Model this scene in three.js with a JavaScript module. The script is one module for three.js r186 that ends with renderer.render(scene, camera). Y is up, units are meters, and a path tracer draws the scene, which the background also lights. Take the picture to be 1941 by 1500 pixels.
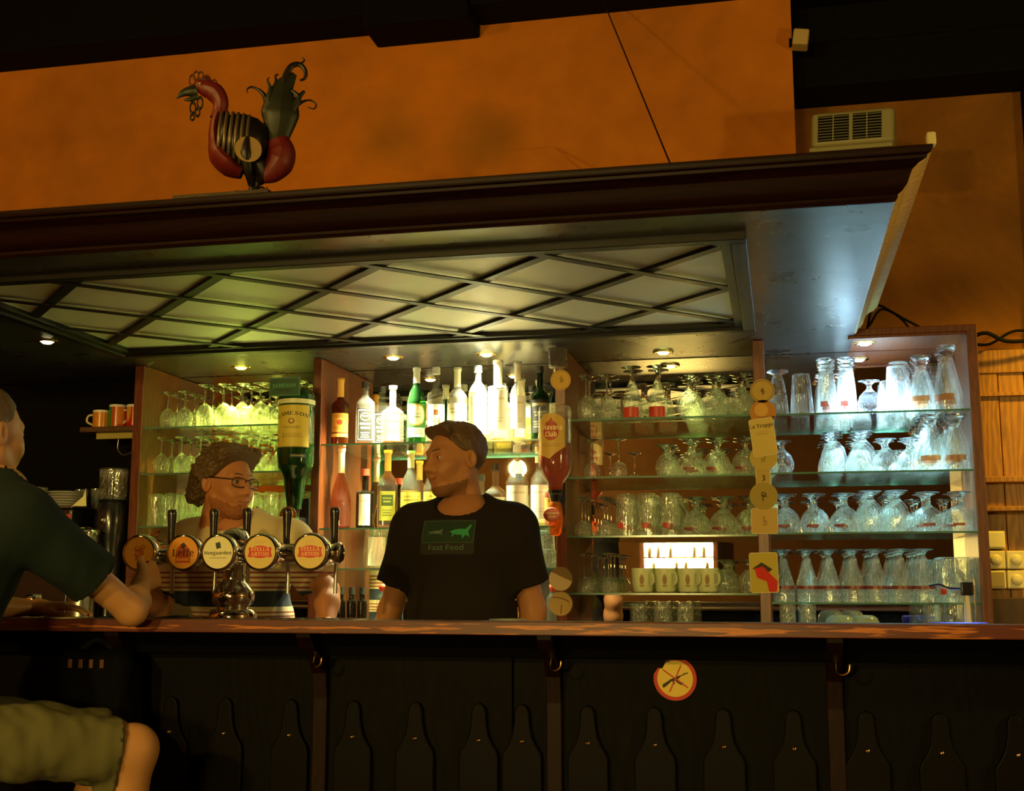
import * as THREE from 'three';
import { mergeGeometries, mergeVertices, toCreasedNormals } from 'three/addons/utils/BufferGeometryUtils.js';
import { RoundedBoxGeometry } from 'three/addons/geometries/RoundedBoxGeometry.js';
import { RectAreaLightUniformsLib } from 'three/addons/lights/RectAreaLightUniformsLib.js';
import { ImprovedNoise } from 'three/addons/math/ImprovedNoise.js';

// ---------------------------------------------------------------- camera, light, exposure
const scene = new THREE.Scene();
scene.background = new THREE.Color(0x000000);
const camera = new THREE.PerspectiveCamera(2 * Math.atan(750 / 2309) * 180 / Math.PI, 1941 / 1500, 0.05, 60);
camera.position.set(0, 1.22, 0);
camera.rotation.order = 'YXZ';
camera.rotation.set(8.8 * Math.PI / 180, 12.3 * Math.PI / 180, 0);
scene.add(camera);
const renderer = new THREE.WebGLRenderer({ antialias: true });
renderer.toneMapping = THREE.LinearToneMapping;
renderer.toneMappingExposure = 1.0;
renderer.shadowMap.enabled = true;
RectAreaLightUniformsLib.init();
// lamp strengths (candela) and colours (linear), used by the lamps' builders below
const C = (r, g, b) => new THREE.Color().setRGB(r, g, b);
const ROOM = [ // pendant lamps out of the frame; the last is added to light the cornice
  { at: [-3.1, 3.35, -1.9], i: 4.5, c: C(1, 0.64, 0.13) },
  { at: [-2.4, 2.3, 1.2], i: 22, c: C(1, 0.66, 0.16) },
  { at: [2.3, 1.95, -2.2], i: 7, c: C(1, 0.78, 0.22) },
];
const SPOTS = [ // recessed spots in the canopy soffit: x, z, strength, colour, what
  { at: [-2.745, -4.14], i: 0.5, c: C(1, 0.85, 0.4), what: 'recessed ceiling spotlight in the dark corner left of the glass cabinet' },
  { at: [-2.255, -4.83], i: 30, c: C(0.95, 1, 0.13), what: 'recessed ceiling spotlight over the wine glasses of the left bay' },
  { at: [-1.54, -4.75], i: 35, c: C(1, 0.97, 0.52), what: 'recessed ceiling spotlight over the whiskey bottles, the left of two' },
  { at: [-1.145, -4.76], i: 46, c: C(1, 0.98, 0.6), what: 'recessed ceiling spotlight over the white labelled bottles, the right of two' },
  { at: [-0.435, -4.87], i: 8, c: C(1, 0.96, 0.26), what: 'dim recessed ceiling spotlight over the globe goblets' },
  { at: [0.35, -4.85], i: 58, c: C(0.54, 0.82, 1.22), what: 'cool white recessed ceiling spotlight over the rightmost glass bay' },
];
const FRONT_FILL = { at: [-1.05, 1.5, 3.06], w: 0.72, h: 0.30, i: 230, c: C(1, 0.72, 0.2) }; // cabinet added behind the viewer to light the bar from the front
const SIDE_LAMP = { at: [1.5, 2.62, -4.75], i: 8, c: C(1, 0.57, 0.03) };

// ---------------------------------------------------------------- helpers
const names = {};
function numbered(n) { const k = names[n] = (names[n] || 0) + 1; return k === 1 ? n : n + '_' + String(k - 1).padStart(3, '0'); }
function shade(o) { o.traverse((m) => { if (m.isMesh) { m.castShadow = true; m.receiveShadow = true; } }); return o; }
function thing(name, label, category, pos = [0, 0, 0], turn = 0, group) {
  const o = new THREE.Group(); o.name = numbered(name); o.position.set(...pos); o.rotation.y = turn;
  o.userData = { label, category }; if (group) o.userData.group = group;
  scene.add(o); return o;
}
function mesh(name, geo, mat, parent) { const m = new THREE.Mesh(geo, mat); m.name = parent ? name : numbered(name); m.castShadow = m.receiveShadow = true; (parent || scene).add(m); return m; }
function single(name, geo, mat, label, category, group) { const m = mesh(name, geo, mat); m.userData = { label, category }; if (group) m.userData.group = group; return m; }
function struct(name, geo, mat) { const m = mesh(name, geo, mat); m.userData = { kind: 'structure' }; return m; }
function dup(root, pos, turn, label, group) {
  const r = root.clone(); r.name = numbered(root.name.replace(/_\d{3}$/, '')); r.position.set(...pos); r.rotation.y = turn; r.userData = { ...root.userData };
  if (label) r.userData.label = label; if (group) r.userData.group = group; else delete r.userData.group;
  scene.add(r); return r;
}
function rng(seed) { return () => { seed = (seed + 0x6d2b79f5) | 0; let t = Math.imul(seed ^ (seed >>> 15), 1 | seed); t = (t + Math.imul(t ^ (t >>> 7), 61 | t)) ^ t; return ((t ^ (t >>> 14)) >>> 0) / 4294967296; }; }
const rnd = rng(71);
const noise = new ImprovedNoise();
const fbm = (x, y, z, o = 4) => { let s = 0, a = 0.5; for (let i = 0; i < o; i++) { s += a * noise.noise(x, y, z); x *= 2.03; y *= 2.03; z *= 2.03; a *= 0.5; } return s; };
const clamp = (x, a = 0, b = 1) => Math.min(b, Math.max(a, x));
const mix = (a, b, t) => a + (b - a) * t;
const sstep = (a, b, x) => { const t = clamp((x - a) / (b - a)); return t * t * (3 - 2 * t); };
// uv in metres from the dominant axis of each normal
function uvm(g, k = 1) {
  const p = g.attributes.position, n = g.attributes.normal, uv = new Float32Array(p.count * 2);
  for (let i = 0; i < p.count; i++) {
    const ax = Math.abs(n.getX(i)), ay = Math.abs(n.getY(i)), az = Math.abs(n.getZ(i));
    let u, v;
    if (ax >= ay && ax >= az) { u = p.getZ(i); v = p.getY(i); } else if (ay >= az) { u = p.getX(i); v = p.getZ(i); } else { u = p.getX(i); v = p.getY(i); }
    uv[2 * i] = u * k; uv[2 * i + 1] = v * k;
  }
  g.setAttribute('uv', new THREE.BufferAttribute(uv, 2)); return g;
}
// box from corner to corner, in metres, edges slightly rounded when r > 0
function bx(x0, y0, z0, x1, y1, z1, r = 0) {
  const w = x1 - x0, h = y1 - y0, d = z1 - z0;
  const g = r ? new RoundedBoxGeometry(w, h, d, 2, r) : new THREE.BoxGeometry(w, h, d);
  g.translate((x0 + x1) / 2, (y0 + y1) / 2, (z0 + z1) / 2); return uvm(g);
}
function cyl(r0, r1, y0, y1, seg = 24) { const g = new THREE.CylinderGeometry(r1, r0, y1 - y0, seg); g.translate(0, (y0 + y1) / 2, 0); return g; }
function lathe(pts, seg = 32) { return new THREE.LatheGeometry(pts.map(([x, y]) => new THREE.Vector2(x, y)), seg); }
function tube(pts, r, seg = 40, rs = 8, closed = false) { return new THREE.TubeGeometry(new THREE.CatmullRomCurve3(pts.map((p) => new THREE.Vector3(...p)), closed), seg, r, rs, closed); }
function rod(a, b, r0, r1 = r0, seg = 12) {
  const A = new THREE.Vector3(...a), B = new THREE.Vector3(...b), d = B.clone().sub(A), g = new THREE.CylinderGeometry(r1, r0, d.length(), seg);
  g.applyQuaternion(new THREE.Quaternion().setFromUnitVectors(new THREE.Vector3(0, 1, 0), d.normalize())); g.translate((A.x + (B.x - 0)) / 2, (A.y + B.y) / 2, (A.z + B.z) / 2); return g;
}
function merge(list) { return mergeGeometries(list.map((g) => { const h = g.index ? g.toNonIndexed() : g; for (const k of Object.keys(h.attributes)) if (!['position', 'normal', 'uv'].includes(k)) h.deleteAttribute(k); return h; })); }
function shapeOf(pts) { const s = new THREE.Shape(); pts.forEach(([x, y], i) => i ? s.lineTo(x, y) : s.moveTo(x, y)); s.closePath(); return s; }
function extrude(pts, depth, bevel = 0) {
  return new THREE.ExtrudeGeometry(pts.isShape ? pts : shapeOf(pts), { depth: depth - 2 * bevel, bevelEnabled: bevel > 0, bevelSize: bevel, bevelThickness: bevel, bevelOffset: -bevel, bevelSegments: 2, curveSegments: 10 }).translate(0, 0, bevel);
}
function sphere(r, x = 0, y = 0, z = 0, sx = 1, sy = 1, sz = 1, ws = 20, hs = 14) { const g = new THREE.SphereGeometry(r, ws, hs); g.scale(sx, sy, sz); g.translate(x, y, z); return g; }

// ---------------------------------------------------------------- textures and materials
function dataTex(w, h, f, srgb = true, rep) {
  const d = new Uint8Array(w * h * 4);
  for (let y = 0; y < h; y++) for (let x = 0; x < w; x++) { const c = f(x / w, y / h), i = 4 * (y * w + x); d[i] = clamp(c[0]) * 255; d[i + 1] = clamp(c[1]) * 255; d[i + 2] = clamp(c[2]) * 255; d[i + 3] = 255; }
  const t = new THREE.DataTexture(d, w, h); t.wrapS = t.wrapT = THREE.RepeatWrapping; t.magFilter = THREE.LinearFilter; t.minFilter = THREE.LinearFilter;
  if (srgb) t.colorSpace = THREE.SRGBColorSpace; if (rep) t.repeat.set(rep[0], rep[1]); t.needsUpdate = true; return t;
}
function canvasTex(w, h, draw) { const c = document.createElement('canvas'); c.width = w; c.height = h; const g = c.getContext('2d'); draw(g, w, h); const t = new THREE.CanvasTexture(c); t.colorSpace = THREE.SRGBColorSpace; return t; }
const per = (u, v, f, s) => { const a = u * 2 * Math.PI, b = v * 2 * Math.PI; return fbm(Math.cos(a) * f + s, Math.sin(a) * f + Math.cos(b) * f * 0.9, Math.sin(b) * f + s * 1.7); };
const grainU = dataTex(256, 512, (u, v) => { const w = per(u, v, 0.6, 3) * 0.5, g = Math.sin((u * 14 + w * 5) * 6.283) * 0.5 + per(u, v, 4, 9) * 0.9; const k = 0.74 + 0.15 * g; return [k, k, k]; }); // vertical grain
const grainH = dataTex(512, 256, (u, v) => { const w = per(u, v, 0.6, 5) * 0.5, g = Math.sin((v * 14 + w * 5) * 6.283) * 0.5 + per(u, v, 4, 2) * 0.9; const k = 0.74 + 0.15 * g; return [k, k, k]; });
const mottle = dataTex(512, 512, (u, v) => { const k = 0.86 + 0.22 * per(u, v, 1.2, 4) + 0.07 * per(u, v, 9, 7); return [k, k * (0.985 + 0.05 * per(u, v, 1.4, 12)), k]; });
const plasterBump = dataTex(512, 512, (u, v) => { const k = 0.5 + 0.5 * per(u, v, 8, 21) + 0.35 * per(u, v, 30, 31); return [k, k, k]; }, false);
const smudge = dataTex(512, 512, (u, v) => { const a = per(u, v, 1.4, 14) * 0.8 + per(u, v, 3, 3) * 0.3, k = clamp(0.85 + a * 0.22, 0.5, 1); return [k, k, k]; }, false);
const glintStreak = dataTex(256, 128, (u, v) => { const s = per(u, v * 0.25, 7, 5), k = clamp(0.965 - 0.33 * sstep(0.06, 0.40, s) - 0.12 * sstep(0.8, 1, v), 0, 1); return [k, k, k]; }, false);  // pale streaks painted in for lamp glints refracted by the glass
const lacquer = dataTex(512, 512, (u, v) => { const k = 0.80 + 0.16 * per(u, v, 2.2, 33) + 0.05 * Math.sin((v * 9 + per(u, v, 0.7, 6) * 3) * 6.283) - 0.22 * sstep(0.22, 0.50, per(u, v, 2.6, 51)); return [k, k, k]; });
const flute = dataTex(256, 128, (u, v) => { const k = 0.5 + 0.25 * Math.sin(u * 6.283 * 16) + 0.3 * per(u, v, 3, 8); return [k, k, k]; }, false);
function std(r, g, b, rough, o = {}) { return new THREE.MeshStandardMaterial({ color: C(r, g, b), roughness: rough, ...o }); }
function phys(r, g, b, rough, o = {}) { return new THREE.MeshPhysicalMaterial({ color: C(r, g, b), roughness: rough, ...o }); }
const rep = (t, x, y) => { const c = t.clone(); c.repeat.set(x, y); c.needsUpdate = true; return c; };
const M = {
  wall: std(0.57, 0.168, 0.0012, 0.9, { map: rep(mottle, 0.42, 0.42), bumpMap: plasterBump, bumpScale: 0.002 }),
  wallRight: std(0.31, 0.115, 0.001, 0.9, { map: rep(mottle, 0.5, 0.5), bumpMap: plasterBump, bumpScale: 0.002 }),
  floor: std(0.05, 0.03, 0.018, 0.6, { map: rep(grainH, 1, 1) }),
  black: phys(0.002, 0.0016, 0.001, 0.8, { specularIntensity: 0.06 }),
  beam: phys(0.005, 0.0035, 0.0015, 0.8, { specularIntensity: 0.2, map: rep(grainH, 1.5, 3) }),
  cornice: phys(0.020, 0.0036, 0.001, 0.42, { map: rep(grainH, 0.8, 3), specularIntensity: 0.22 }),
  soffit: phys(0.060, 0.062, 0.062, 0.34, { ior: 1.95, map: rep(lacquer, 0.8, 0.8), roughnessMap: rep(smudge, 0.8, 0.8) }),
  trim: phys(0.010, 0.0075, 0.004, 0.45, { map: rep(grainH, 1, 4), specularIntensity: 0.5 }),
  milk: phys(0.84, 0.86, 0.74, 0.5, { clearcoat: 1, clearcoatRoughness: 0.36 }),
  cabinet: phys(0.26, 0.058, 0.012, 0.4, { map: rep(grainU, 3, 1), clearcoat: 0.25, clearcoatRoughness: 0.3 }),
  counterTop: phys(0.20, 0.065, 0.016, 0.5, { map: rep(grainH, 1.2, 4) }),
  counterWorn: phys(0.42, 0.19, 0.05, 0.5, { map: rep(grainH, 2, 6) }),
  front: phys(0.0055, 0.0042, 0.0018, 0.6, { specularIntensity: 0.15, map: rep(grainU, 2, 1) }),
  plaque: phys(0.0050, 0.0022, 0.0009, 0.5, { map: rep(grainU, 4, 1.3), specularIntensity: 0.18 }),
  bracket: phys(0.022, 0.005, 0.002, 0.5, { specularIntensity: 0.3, map: rep(grainU, 4, 1.3) }),
  mirror: phys(0.80, 0.74, 0.62, 0.008, { metalness: 1 }),
  shelfGlass: phys(0.90, 0.97, 0.92, 0.02, { transmission: 1, thickness: 0, ior: 1.5 }),
  shelfEdge: phys(0.16, 0.36, 0.27, 0.12, { transmission: 0.45, thickness: 0, ior: 1.5 }),
  glass: phys(0.98, 0.99, 0.98, 0.03, { transmission: 1, thickness: 0.01, ior: 1.5 }),
  glassGlint: phys(0.95, 0.98, 0.96, 0.07, { transmission: 1, transmissionMap: glintStreak, thickness: 0, ior: 1.6, bumpMap: flute, bumpScale: 0.0016 }),  // whitish streaked film paints in the brightness of refracted lamps
  chrome: phys(0.82, 0.80, 0.76, 0.09, { metalness: 1 }),
  brass: phys(0.82, 0.55, 0.18, 0.2, { metalness: 1 }),
  steel: phys(0.45, 0.44, 0.42, 0.3, { metalness: 1 }),
  blackPlastic: phys(0.012, 0.012, 0.012, 0.22, { clearcoat: 0.5, clearcoatRoughness: 0.1 }),
  rubber: phys(0.006, 0.006, 0.005, 0.8, { specularIntensity: 0.2 }),
  white: std(0.82, 0.80, 0.74, 0.35),
  card: std(0.62, 0.50, 0.27, 0.85),
  skin: phys(0.50, 0.235, 0.115, 0.5),
};
// a lamp's glowing face, turned down to what the eye sees
const glow = (c, k) => new THREE.MeshStandardMaterial({ color: 0x000000, emissive: c.clone(), emissiveIntensity: k, roughness: 0.5 });

// ---------------------------------------------------------------- the room
const RX0 = -5.6, RX1 = 3.6, RZ1 = 3.2, RZ0 = -5.75, RH = 4.3;
struct('floor', bx(RX0 - 0.1, -0.1, RZ0 - 0.3, RX1 + 0.1, 0, RZ1 + 0.1), M.floor);
struct('ceiling', bx(RX0 - 0.1, RH, RZ0 - 0.3, RX1 + 0.1, RH + 0.1, RZ1 + 0.1), M.beam);
struct('wall_left', bx(RX0 - 0.15, 0, RZ0 - 0.3, RX0, RH, RZ1), M.wall);
struct('wall_right', bx(RX1, 0, RZ0 - 0.3, RX1 + 0.15, RH, RZ1), M.wallRight);
struct('wall_front', bx(RX0 - 0.15, 0, RZ1, RX1 + 0.15, RH, RZ1 + 0.15), std(0.11, 0.045, 0.006, 0.9, { map: rep(mottle, 0.4, 0.4) }));
{ // plaster with two darker, greener patches above the canopy
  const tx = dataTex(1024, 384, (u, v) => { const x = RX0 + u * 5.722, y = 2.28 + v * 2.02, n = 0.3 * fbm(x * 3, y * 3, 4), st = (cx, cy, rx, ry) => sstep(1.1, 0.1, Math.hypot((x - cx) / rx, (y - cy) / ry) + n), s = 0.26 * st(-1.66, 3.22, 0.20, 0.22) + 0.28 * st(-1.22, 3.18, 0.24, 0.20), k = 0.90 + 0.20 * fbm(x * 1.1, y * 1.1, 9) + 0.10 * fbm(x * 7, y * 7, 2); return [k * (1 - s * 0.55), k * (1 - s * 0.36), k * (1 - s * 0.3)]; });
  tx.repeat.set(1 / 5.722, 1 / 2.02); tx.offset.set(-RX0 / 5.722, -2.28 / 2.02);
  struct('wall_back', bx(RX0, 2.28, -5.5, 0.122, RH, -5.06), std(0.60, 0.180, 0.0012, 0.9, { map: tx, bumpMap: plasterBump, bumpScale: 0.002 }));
}
struct('wall_back_lower', bx(RX0, 0, -5.5, 0.122, 2.28, -5.06), phys(0.006, 0.0045, 0.0025, 0.85, { map: mottle, specularIntensity: 0.2 }));
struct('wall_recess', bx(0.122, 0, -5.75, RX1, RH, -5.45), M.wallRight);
// dark beams under the ceiling
struct('beam_main', bx(RX0, 3.73, -5.06, -1.74, RH, -4.85, 0.008), M.beam);
struct('beam_main_right', bx(-1.25, 3.725, -5.06, 0.10, RH, -4.85, 0.008), M.beam);
struct('beam_corbel', bx(-1.74, 3.665, -5.06, -1.25, RH, -4.83, 0.012), M.beam);
{
  const y0 = 3.36;
  struct('beam_recess', bx(0.124, y0, -5.45, RX1, y0 + 0.2, -5.2, 0.008), M.beam);
  struct('beam_recess_middle', bx(0.124, y0 + 0.2, -5.45, RX1, y0 + 0.40, -5.26, 0.008), M.beam);
  struct('beam_recess_upper', bx(0.124, y0 + 0.40, -5.45, RX1, y0 + 0.72, -5.16, 0.008), M.beam);
  struct('post_recess', bx(1.098, 2.2, -5.45, 1.26, y0, -5.36, 0.006), M.beam);
}
// lamps out of the frame: room pendants and one added for the cornice
ROOM.forEach((L, k) => {
  const t = thing('pendant_lamp', ['warm pendant lamp hanging high above the guests at the left', 'large warm pendant lamp over the table behind the viewer', 'small yellow lamp added at the right to light the cornice underside'][k], 'lamp', L.at);
  mesh('cord', cyl(0.006, 0.006, 0.12, RH - L.at[1], 8), M.blackPlastic, t);
  mesh('bulb', sphere(0.07), glow(L.c, 6), t);
  mesh('lamp_holder', cyl(0.03, 0.02, 0.06, 0.13, 16), M.brass, t);
  const p = new THREE.PointLight(L.c, L.i, 0, 2); p.castShadow = true; p.shadow.radius = 4; t.add(p);
});
{
  const L = SIDE_LAMP, t = thing('wall_lamp', 'warm shaded wall lamp beside the panelled alcove', 'lamp', L.at);
  mesh('lamp_shade', lathe([[0.05, 0.10], [0.055, 0.10], [0.13, -0.06], [0.127, -0.06], [0.05, 0.095]], 28), M.brass, t);
  mesh('bulb', sphere(0.04, 0, 0, 0), glow(L.c, 8), t);
  mesh('lamp_arm', rod([0, 0.1, 0], [0, 0.16, -0.69], 0.012), M.brass, t);
  const p = new THREE.SpotLight(L.c, L.i, 0, 1.05, 0.6, 2); p.position.set(0, 0, 0); p.castShadow = true; p.shadow.radius = 3; p.target.position.set(-0.45, -1, -0.35); t.add(p, p.target);
}
{ // cabinet added as frontal fill light; its bright panel shows in the mirrors
  const L = FRONT_FILL, t = thing('fill_cabinet', 'lit cabinet added behind the viewer as front fill light, seen in the mirrors', 'cabinet', L.at), w = L.w / 2, h = L.h / 2;
  mesh('frame', merge([bx(-w - 0.05, -h - 0.05, -0.03, w + 0.05, -h, 0.13), bx(-w - 0.05, h, -0.03, w + 0.05, h + 0.05, 0.13), bx(-w - 0.05, -h, -0.03, -w, h, 0.13), bx(w, -h, -0.03, w + 0.05, h, 0.13)]), M.cabinet, t);
  mesh('light_panel', bx(-w, -h, 0.0, w, h, 0.02), glow(L.c, 4), t);
  const p = new THREE.RectAreaLight(L.c, L.i, L.w, L.h); p.position.set(0, 0, -0.012); p.lookAt(L.at[0], L.at[1], -5); t.add(p);
  p.rotation.set(0, 0, 0);
  mesh('shelf', bx(-w, -0.012, -0.09, w, 0.006, -0.02), M.cabinet, t);
  for (const [x, y] of [[-0.30, 0.006], [-0.21, 0.006], [-0.08, 0.006], [0.17, 0.006], [0.27, 0.006], [-0.26, -h], [-0.02, -h], [0.08, -h], [0.30, -h]]) mesh('display_bottle', lathe([[0.0005, 0.001], [0.022, 0.001], [0.023, 0.075], [0.008, 0.10], [0.008, 0.13], [0.0005, 0.131]], 14).translate(x, y, -0.055), M.steel, t);
}

// ---------------------------------------------------------------- canopy over the bar
const SY = 2.15, CX0 = -5.2, CX1 = 0.30, CZ = -3.03;
{
  const t = thing('bar_canopy', 'long dark wooden canopy with a moulded cornice and lattice soffit hanging over the bar', 'canopy');
  // crown moulding: profile (outward, height) swept along the front and round the right end
  const P = [[0, 0], [0.006, 0.0], [0.012, 0.012], [0.012, 0.022], [0.022, 0.030], [0.034, 0.050], [0.040, 0.074], [0.046, 0.092], [0.060, 0.106], [0.076, 0.114], [0.078, 0.124], [0.086, 0.128], [0.090, 0.140], [0.090, 0.152], [0, 0.152]].map(([o, h]) => [o, h * 0.74]);
  const sweep = (ends) => { // ends: two functions profile -> point
    const pos = [], idx = [], n = P.length;
    for (const e of ends) for (const [o, h] of P) pos.push(...e(o, h));
    for (let i = 0; i < n; i++) { const j = (i + 1) % n; idx.push(i, n + i, j, j, n + i, n + j); }
    const g = new THREE.BufferGeometry(); g.setAttribute('position', new THREE.Float32BufferAttribute(pos, 3)); g.setIndex(idx);
    const f = g.toNonIndexed(); f.computeVertexNormals(); return uvm(toCreasedNormals(f, 0.5));
  };
  const H = 0.1125;
  mesh('front_cornice', sweep([(o, h) => [CX0, SY + h, CZ + o], (o, h) => [CX1 + o, SY + h, CZ + o]]), M.cornice, t);
  mesh('side_cornice', sweep([(o, h) => [CX1 + o, SY + h, CZ + o], (o, h) => [CX1 + o, SY + h, -4.66]]), std(0.80, 0.62, 0.20, 0.3, { map: rep(grainH, 2, 2) }), t);  // gold tone lightened to carry the lamplight on this moulding
  mesh('lit_corner', bx(CX1 + 0.078, SY + H, CZ + 0.055, CX1 + 0.100, SY + H + 0.034, CZ + 0.085, 0.006), std(0.5, 0.42, 0.2, 0.5), t);  // cream block stands for the lit corner of the moulding
  mesh('top_board', bx(CX0, SY + 0.085, -5.05, CX1 + 0.02, SY + 0.108, CZ), M.black, t);
  // soffit boards round the lattice opening
  const fx0 = -2.60, fx1 = -0.06, fz0 = -4.44, fz1 = -3.20;
  const sb = (n, a) => mesh(n, bx(...a), M.soffit, t);
  sb('soffit_board', [CX0, SY, fz1, CX1, SY + 0.02, CZ]);
  sb('soffit_board', [fx1, SY, -5.03, CX1, SY + 0.02, fz1 - 0.0005]);
  sb('soffit_board', [CX0, SY, -5.03, fx0, SY + 0.02, fz1 - 0.0005]);
  sb('soffit_board', [fx0 + 0.0005, SY, -5.03, fx1 - 0.0005, SY + 0.02, fz0]);
  mesh('panel_backing', bx(fx0, SY + 0.03, fz0, fx1, SY + 0.04, fz1), M.black, t);
  // frame: two steps of trim
  for (const [a, w, d] of [[0, 0.042, 0.022], [0.042, 0.03, 0.012]]) {
    const x0 = fx0 + a, x1 = fx1 - a, z0 = fz0 + a, z1 = fz1 - a, y0 = SY - d;
    mesh('frame_trim', bx(x0, y0, z1 - w, x1, SY + 0.012, z1, 0.003), M.trim, t);
    mesh('frame_trim', bx(x0, y0, z0, x1, SY + 0.012, z0 + w, 0.003), M.trim, t);
    mesh('frame_trim', bx(x0, y0, z0 + w, x0 + w, SY + 0.012, z1 - w, 0.003), M.trim, t);
    mesh('frame_trim', bx(x1 - w, y0, z0 + w, x1, SY + 0.012, z1 - w, 0.003), M.trim, t);
  }
  const ix0 = fx0 + 0.072, ix1 = fx1 - 0.072, iz0 = fz0 + 0.072, iz1 = fz1 - 0.072;
  const As = [0.7, 1.2, 1.7, 2.2, 2.7, 3.2, 3.7, 4.2], Bs = [-6.92, -6.42, -5.93, -5.44, -4.945, -4.45, -3.93, -3.42];
  const clip = (poly, f) => { const out = []; for (let i = 0; i < poly.length; i++) { const a = poly[i], b = poly[(i + 1) % poly.length], fa = f(a), fb = f(b); if (fa >= 0) out.push(a); if (fa * fb < 0) { const k = fa / (fa - fb); out.push([a[0] + (b[0] - a[0]) * k, a[1] + (b[1] - a[1]) * k]); } } return out; };
  const rect = (p) => [(q) => q[0] - ix0, (q) => ix1 - q[0], (q) => q[1] - iz0, (q) => iz1 - q[1]].reduce((a, f) => a.length ? clip(a, f) : a, p);
  const slab = (poly, y0, y1) => { const g = extrude(poly.map(([x, z]) => [x, -z]), y1 - y0, 0.0012); g.rotateX(-Math.PI / 2); g.translate(0, y0, 0); return uvm(g); };
  for (let i = 0; i < As.length - 1; i++) for (let j = 0; j < Bs.length - 1; j++) {
    const pt = (a, b) => [(a + b) / 2, (b - a) / 2];
    let p = [pt(As[i], Bs[j]), pt(As[i + 1], Bs[j]), pt(As[i + 1], Bs[j + 1]), pt(As[i], Bs[j + 1])];
    p = rect(p); if (p.length < 3) continue;
    let ar = 0; for (let k = 0; k < p.length; k++) { const a = p[k], b = p[(k + 1) % p.length]; ar += a[0] * b[1] - a[1] * b[0]; }
    if (Math.abs(ar) / 2 < 0.002) continue;
    mesh('lattice_pane', slab(p, SY + 0.006, SY + 0.014), M.milk, t);
  }
  const hw = 0.024;
  for (const a of As) { const p = rect([[iz0 - 1 + a - hw, iz0 - 1], [iz0 - 1 + a + hw, iz0 - 1], [iz1 + 1 + a + hw, iz1 + 1], [iz1 + 1 + a - hw, iz1 + 1]]); if (p.length > 2) mesh('lattice_strip', slab(p, SY - 0.006, SY + 0.0055), M.trim, t); }
  for (const b of Bs) { const p = rect([[b - iz0 + 1 - hw, iz0 - 1], [b - iz0 + 1 + hw, iz0 - 1], [b - iz1 - 1 + hw, iz1 + 1], [b - iz1 - 1 - hw, iz1 + 1]]); if (p.length > 2) mesh('lattice_strip', slab(p, SY - 0.010, SY - 0.0062), M.trim, t); }
}
// recessed spots
SPOTS.forEach((L) => {
  const t = thing('ceiling_spotlight', L.what, 'spotlight', [L.at[0], SY, L.at[1]]);
  mesh('trim_ring', lathe([[0.028, -0.001], [0.030, -0.005], [0.040, -0.004], [0.043, 0.0]], 28), M.brass, t);
  mesh('lens', lathe([[0.0001, -0.012], [0.016, -0.010], [0.026, -0.002], [0.0001, -0.002]], 24), glow(L.c, L.i > 1 ? 9 : 5), t);
  const p = new THREE.SpotLight(L.c, L.i, 0, 0.86, 1, 2); p.position.set(0, -0.006, 0); p.target.position.set(0, -1, 0); p.castShadow = true; p.shadow.radius = 1.2; t.add(p, p.target);
});
// suspension cables
single('suspension_cable', rod([-0.236, 2.264, -2.98], [-0.667, 3.70, -4.84], 0.0028, 0.0028, 6), M.brass, 'long thin steel cable rising from the canopy to the beam', 'cable');
single('suspension_cable', rod([-0.452, 2.264, -3.0], [-0.912, 3.122, -5.055], 0.0028, 0.0028, 6), M.brass, 'short thin cable behind the cornice, tied to the orange wall', 'cable');
// louvred unit on the recess wall, standing on the canopy's far end
{
  const t = thing('louvred_heater', 'beige louvred electric unit on a wall bracket behind the right end of the canopy', 'heater', [0.32, 2.878, -4.62], -0.16);
  const mb = std(0.24, 0.21, 0.09, 0.5);
  t.rotation.z = -0.05;
  mesh('housing', bx(-0.155, 0, -0.12, 0.155, 0.14, 0.0, 0.018), mb, t);
  mesh('foot_rail', bx(-0.16, -0.02, -0.11, 0.15, -0.001, 0.005, 0.006), mb, t);
  for (const [x0, x1] of [[-0.128, -0.012], [0.002, 0.108]]) {
    mesh('grille_opening', bx(x0, 0.02, -0.003, x1, 0.122, 0.0015), M.black, t);
    for (let k = 0; k < 9; k++) mesh('louvre', bx(x0, 0.023 + k * 0.0112, 0.001, x1, 0.0275 + k * 0.0112, 0.007, 0.001), std(0.10, 0.09, 0.04, 0.5), t);
    mesh('grille_bar', bx((x0 + x1) / 2 - 0.002, 0.02, 0.006, (x0 + x1) / 2 + 0.002, 0.122, 0.009), mb, t);
  }
  mesh('wall_bracket', bx(-0.03, 0.03, -0.81, 0.03, 0.06, -0.121, 0.004), M.black, t);
}
{
  const t = thing('wall_speaker', 'small beige box fixed to the corner of the orange wall', 'speaker', [0.125, 3.50, -5.0]);
  const g = bx(0, -0.035, -0.05, 0.065, 0.035, 0.03, 0.008); g.rotateZ(-0.15);
  mesh('housing', g, std(0.45, 0.32, 0.12, 0.6), t);
  mesh('mount', bx(-0.015, -0.012, -0.06, 0.02, 0.012, -0.02), M.black, t);
}

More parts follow.
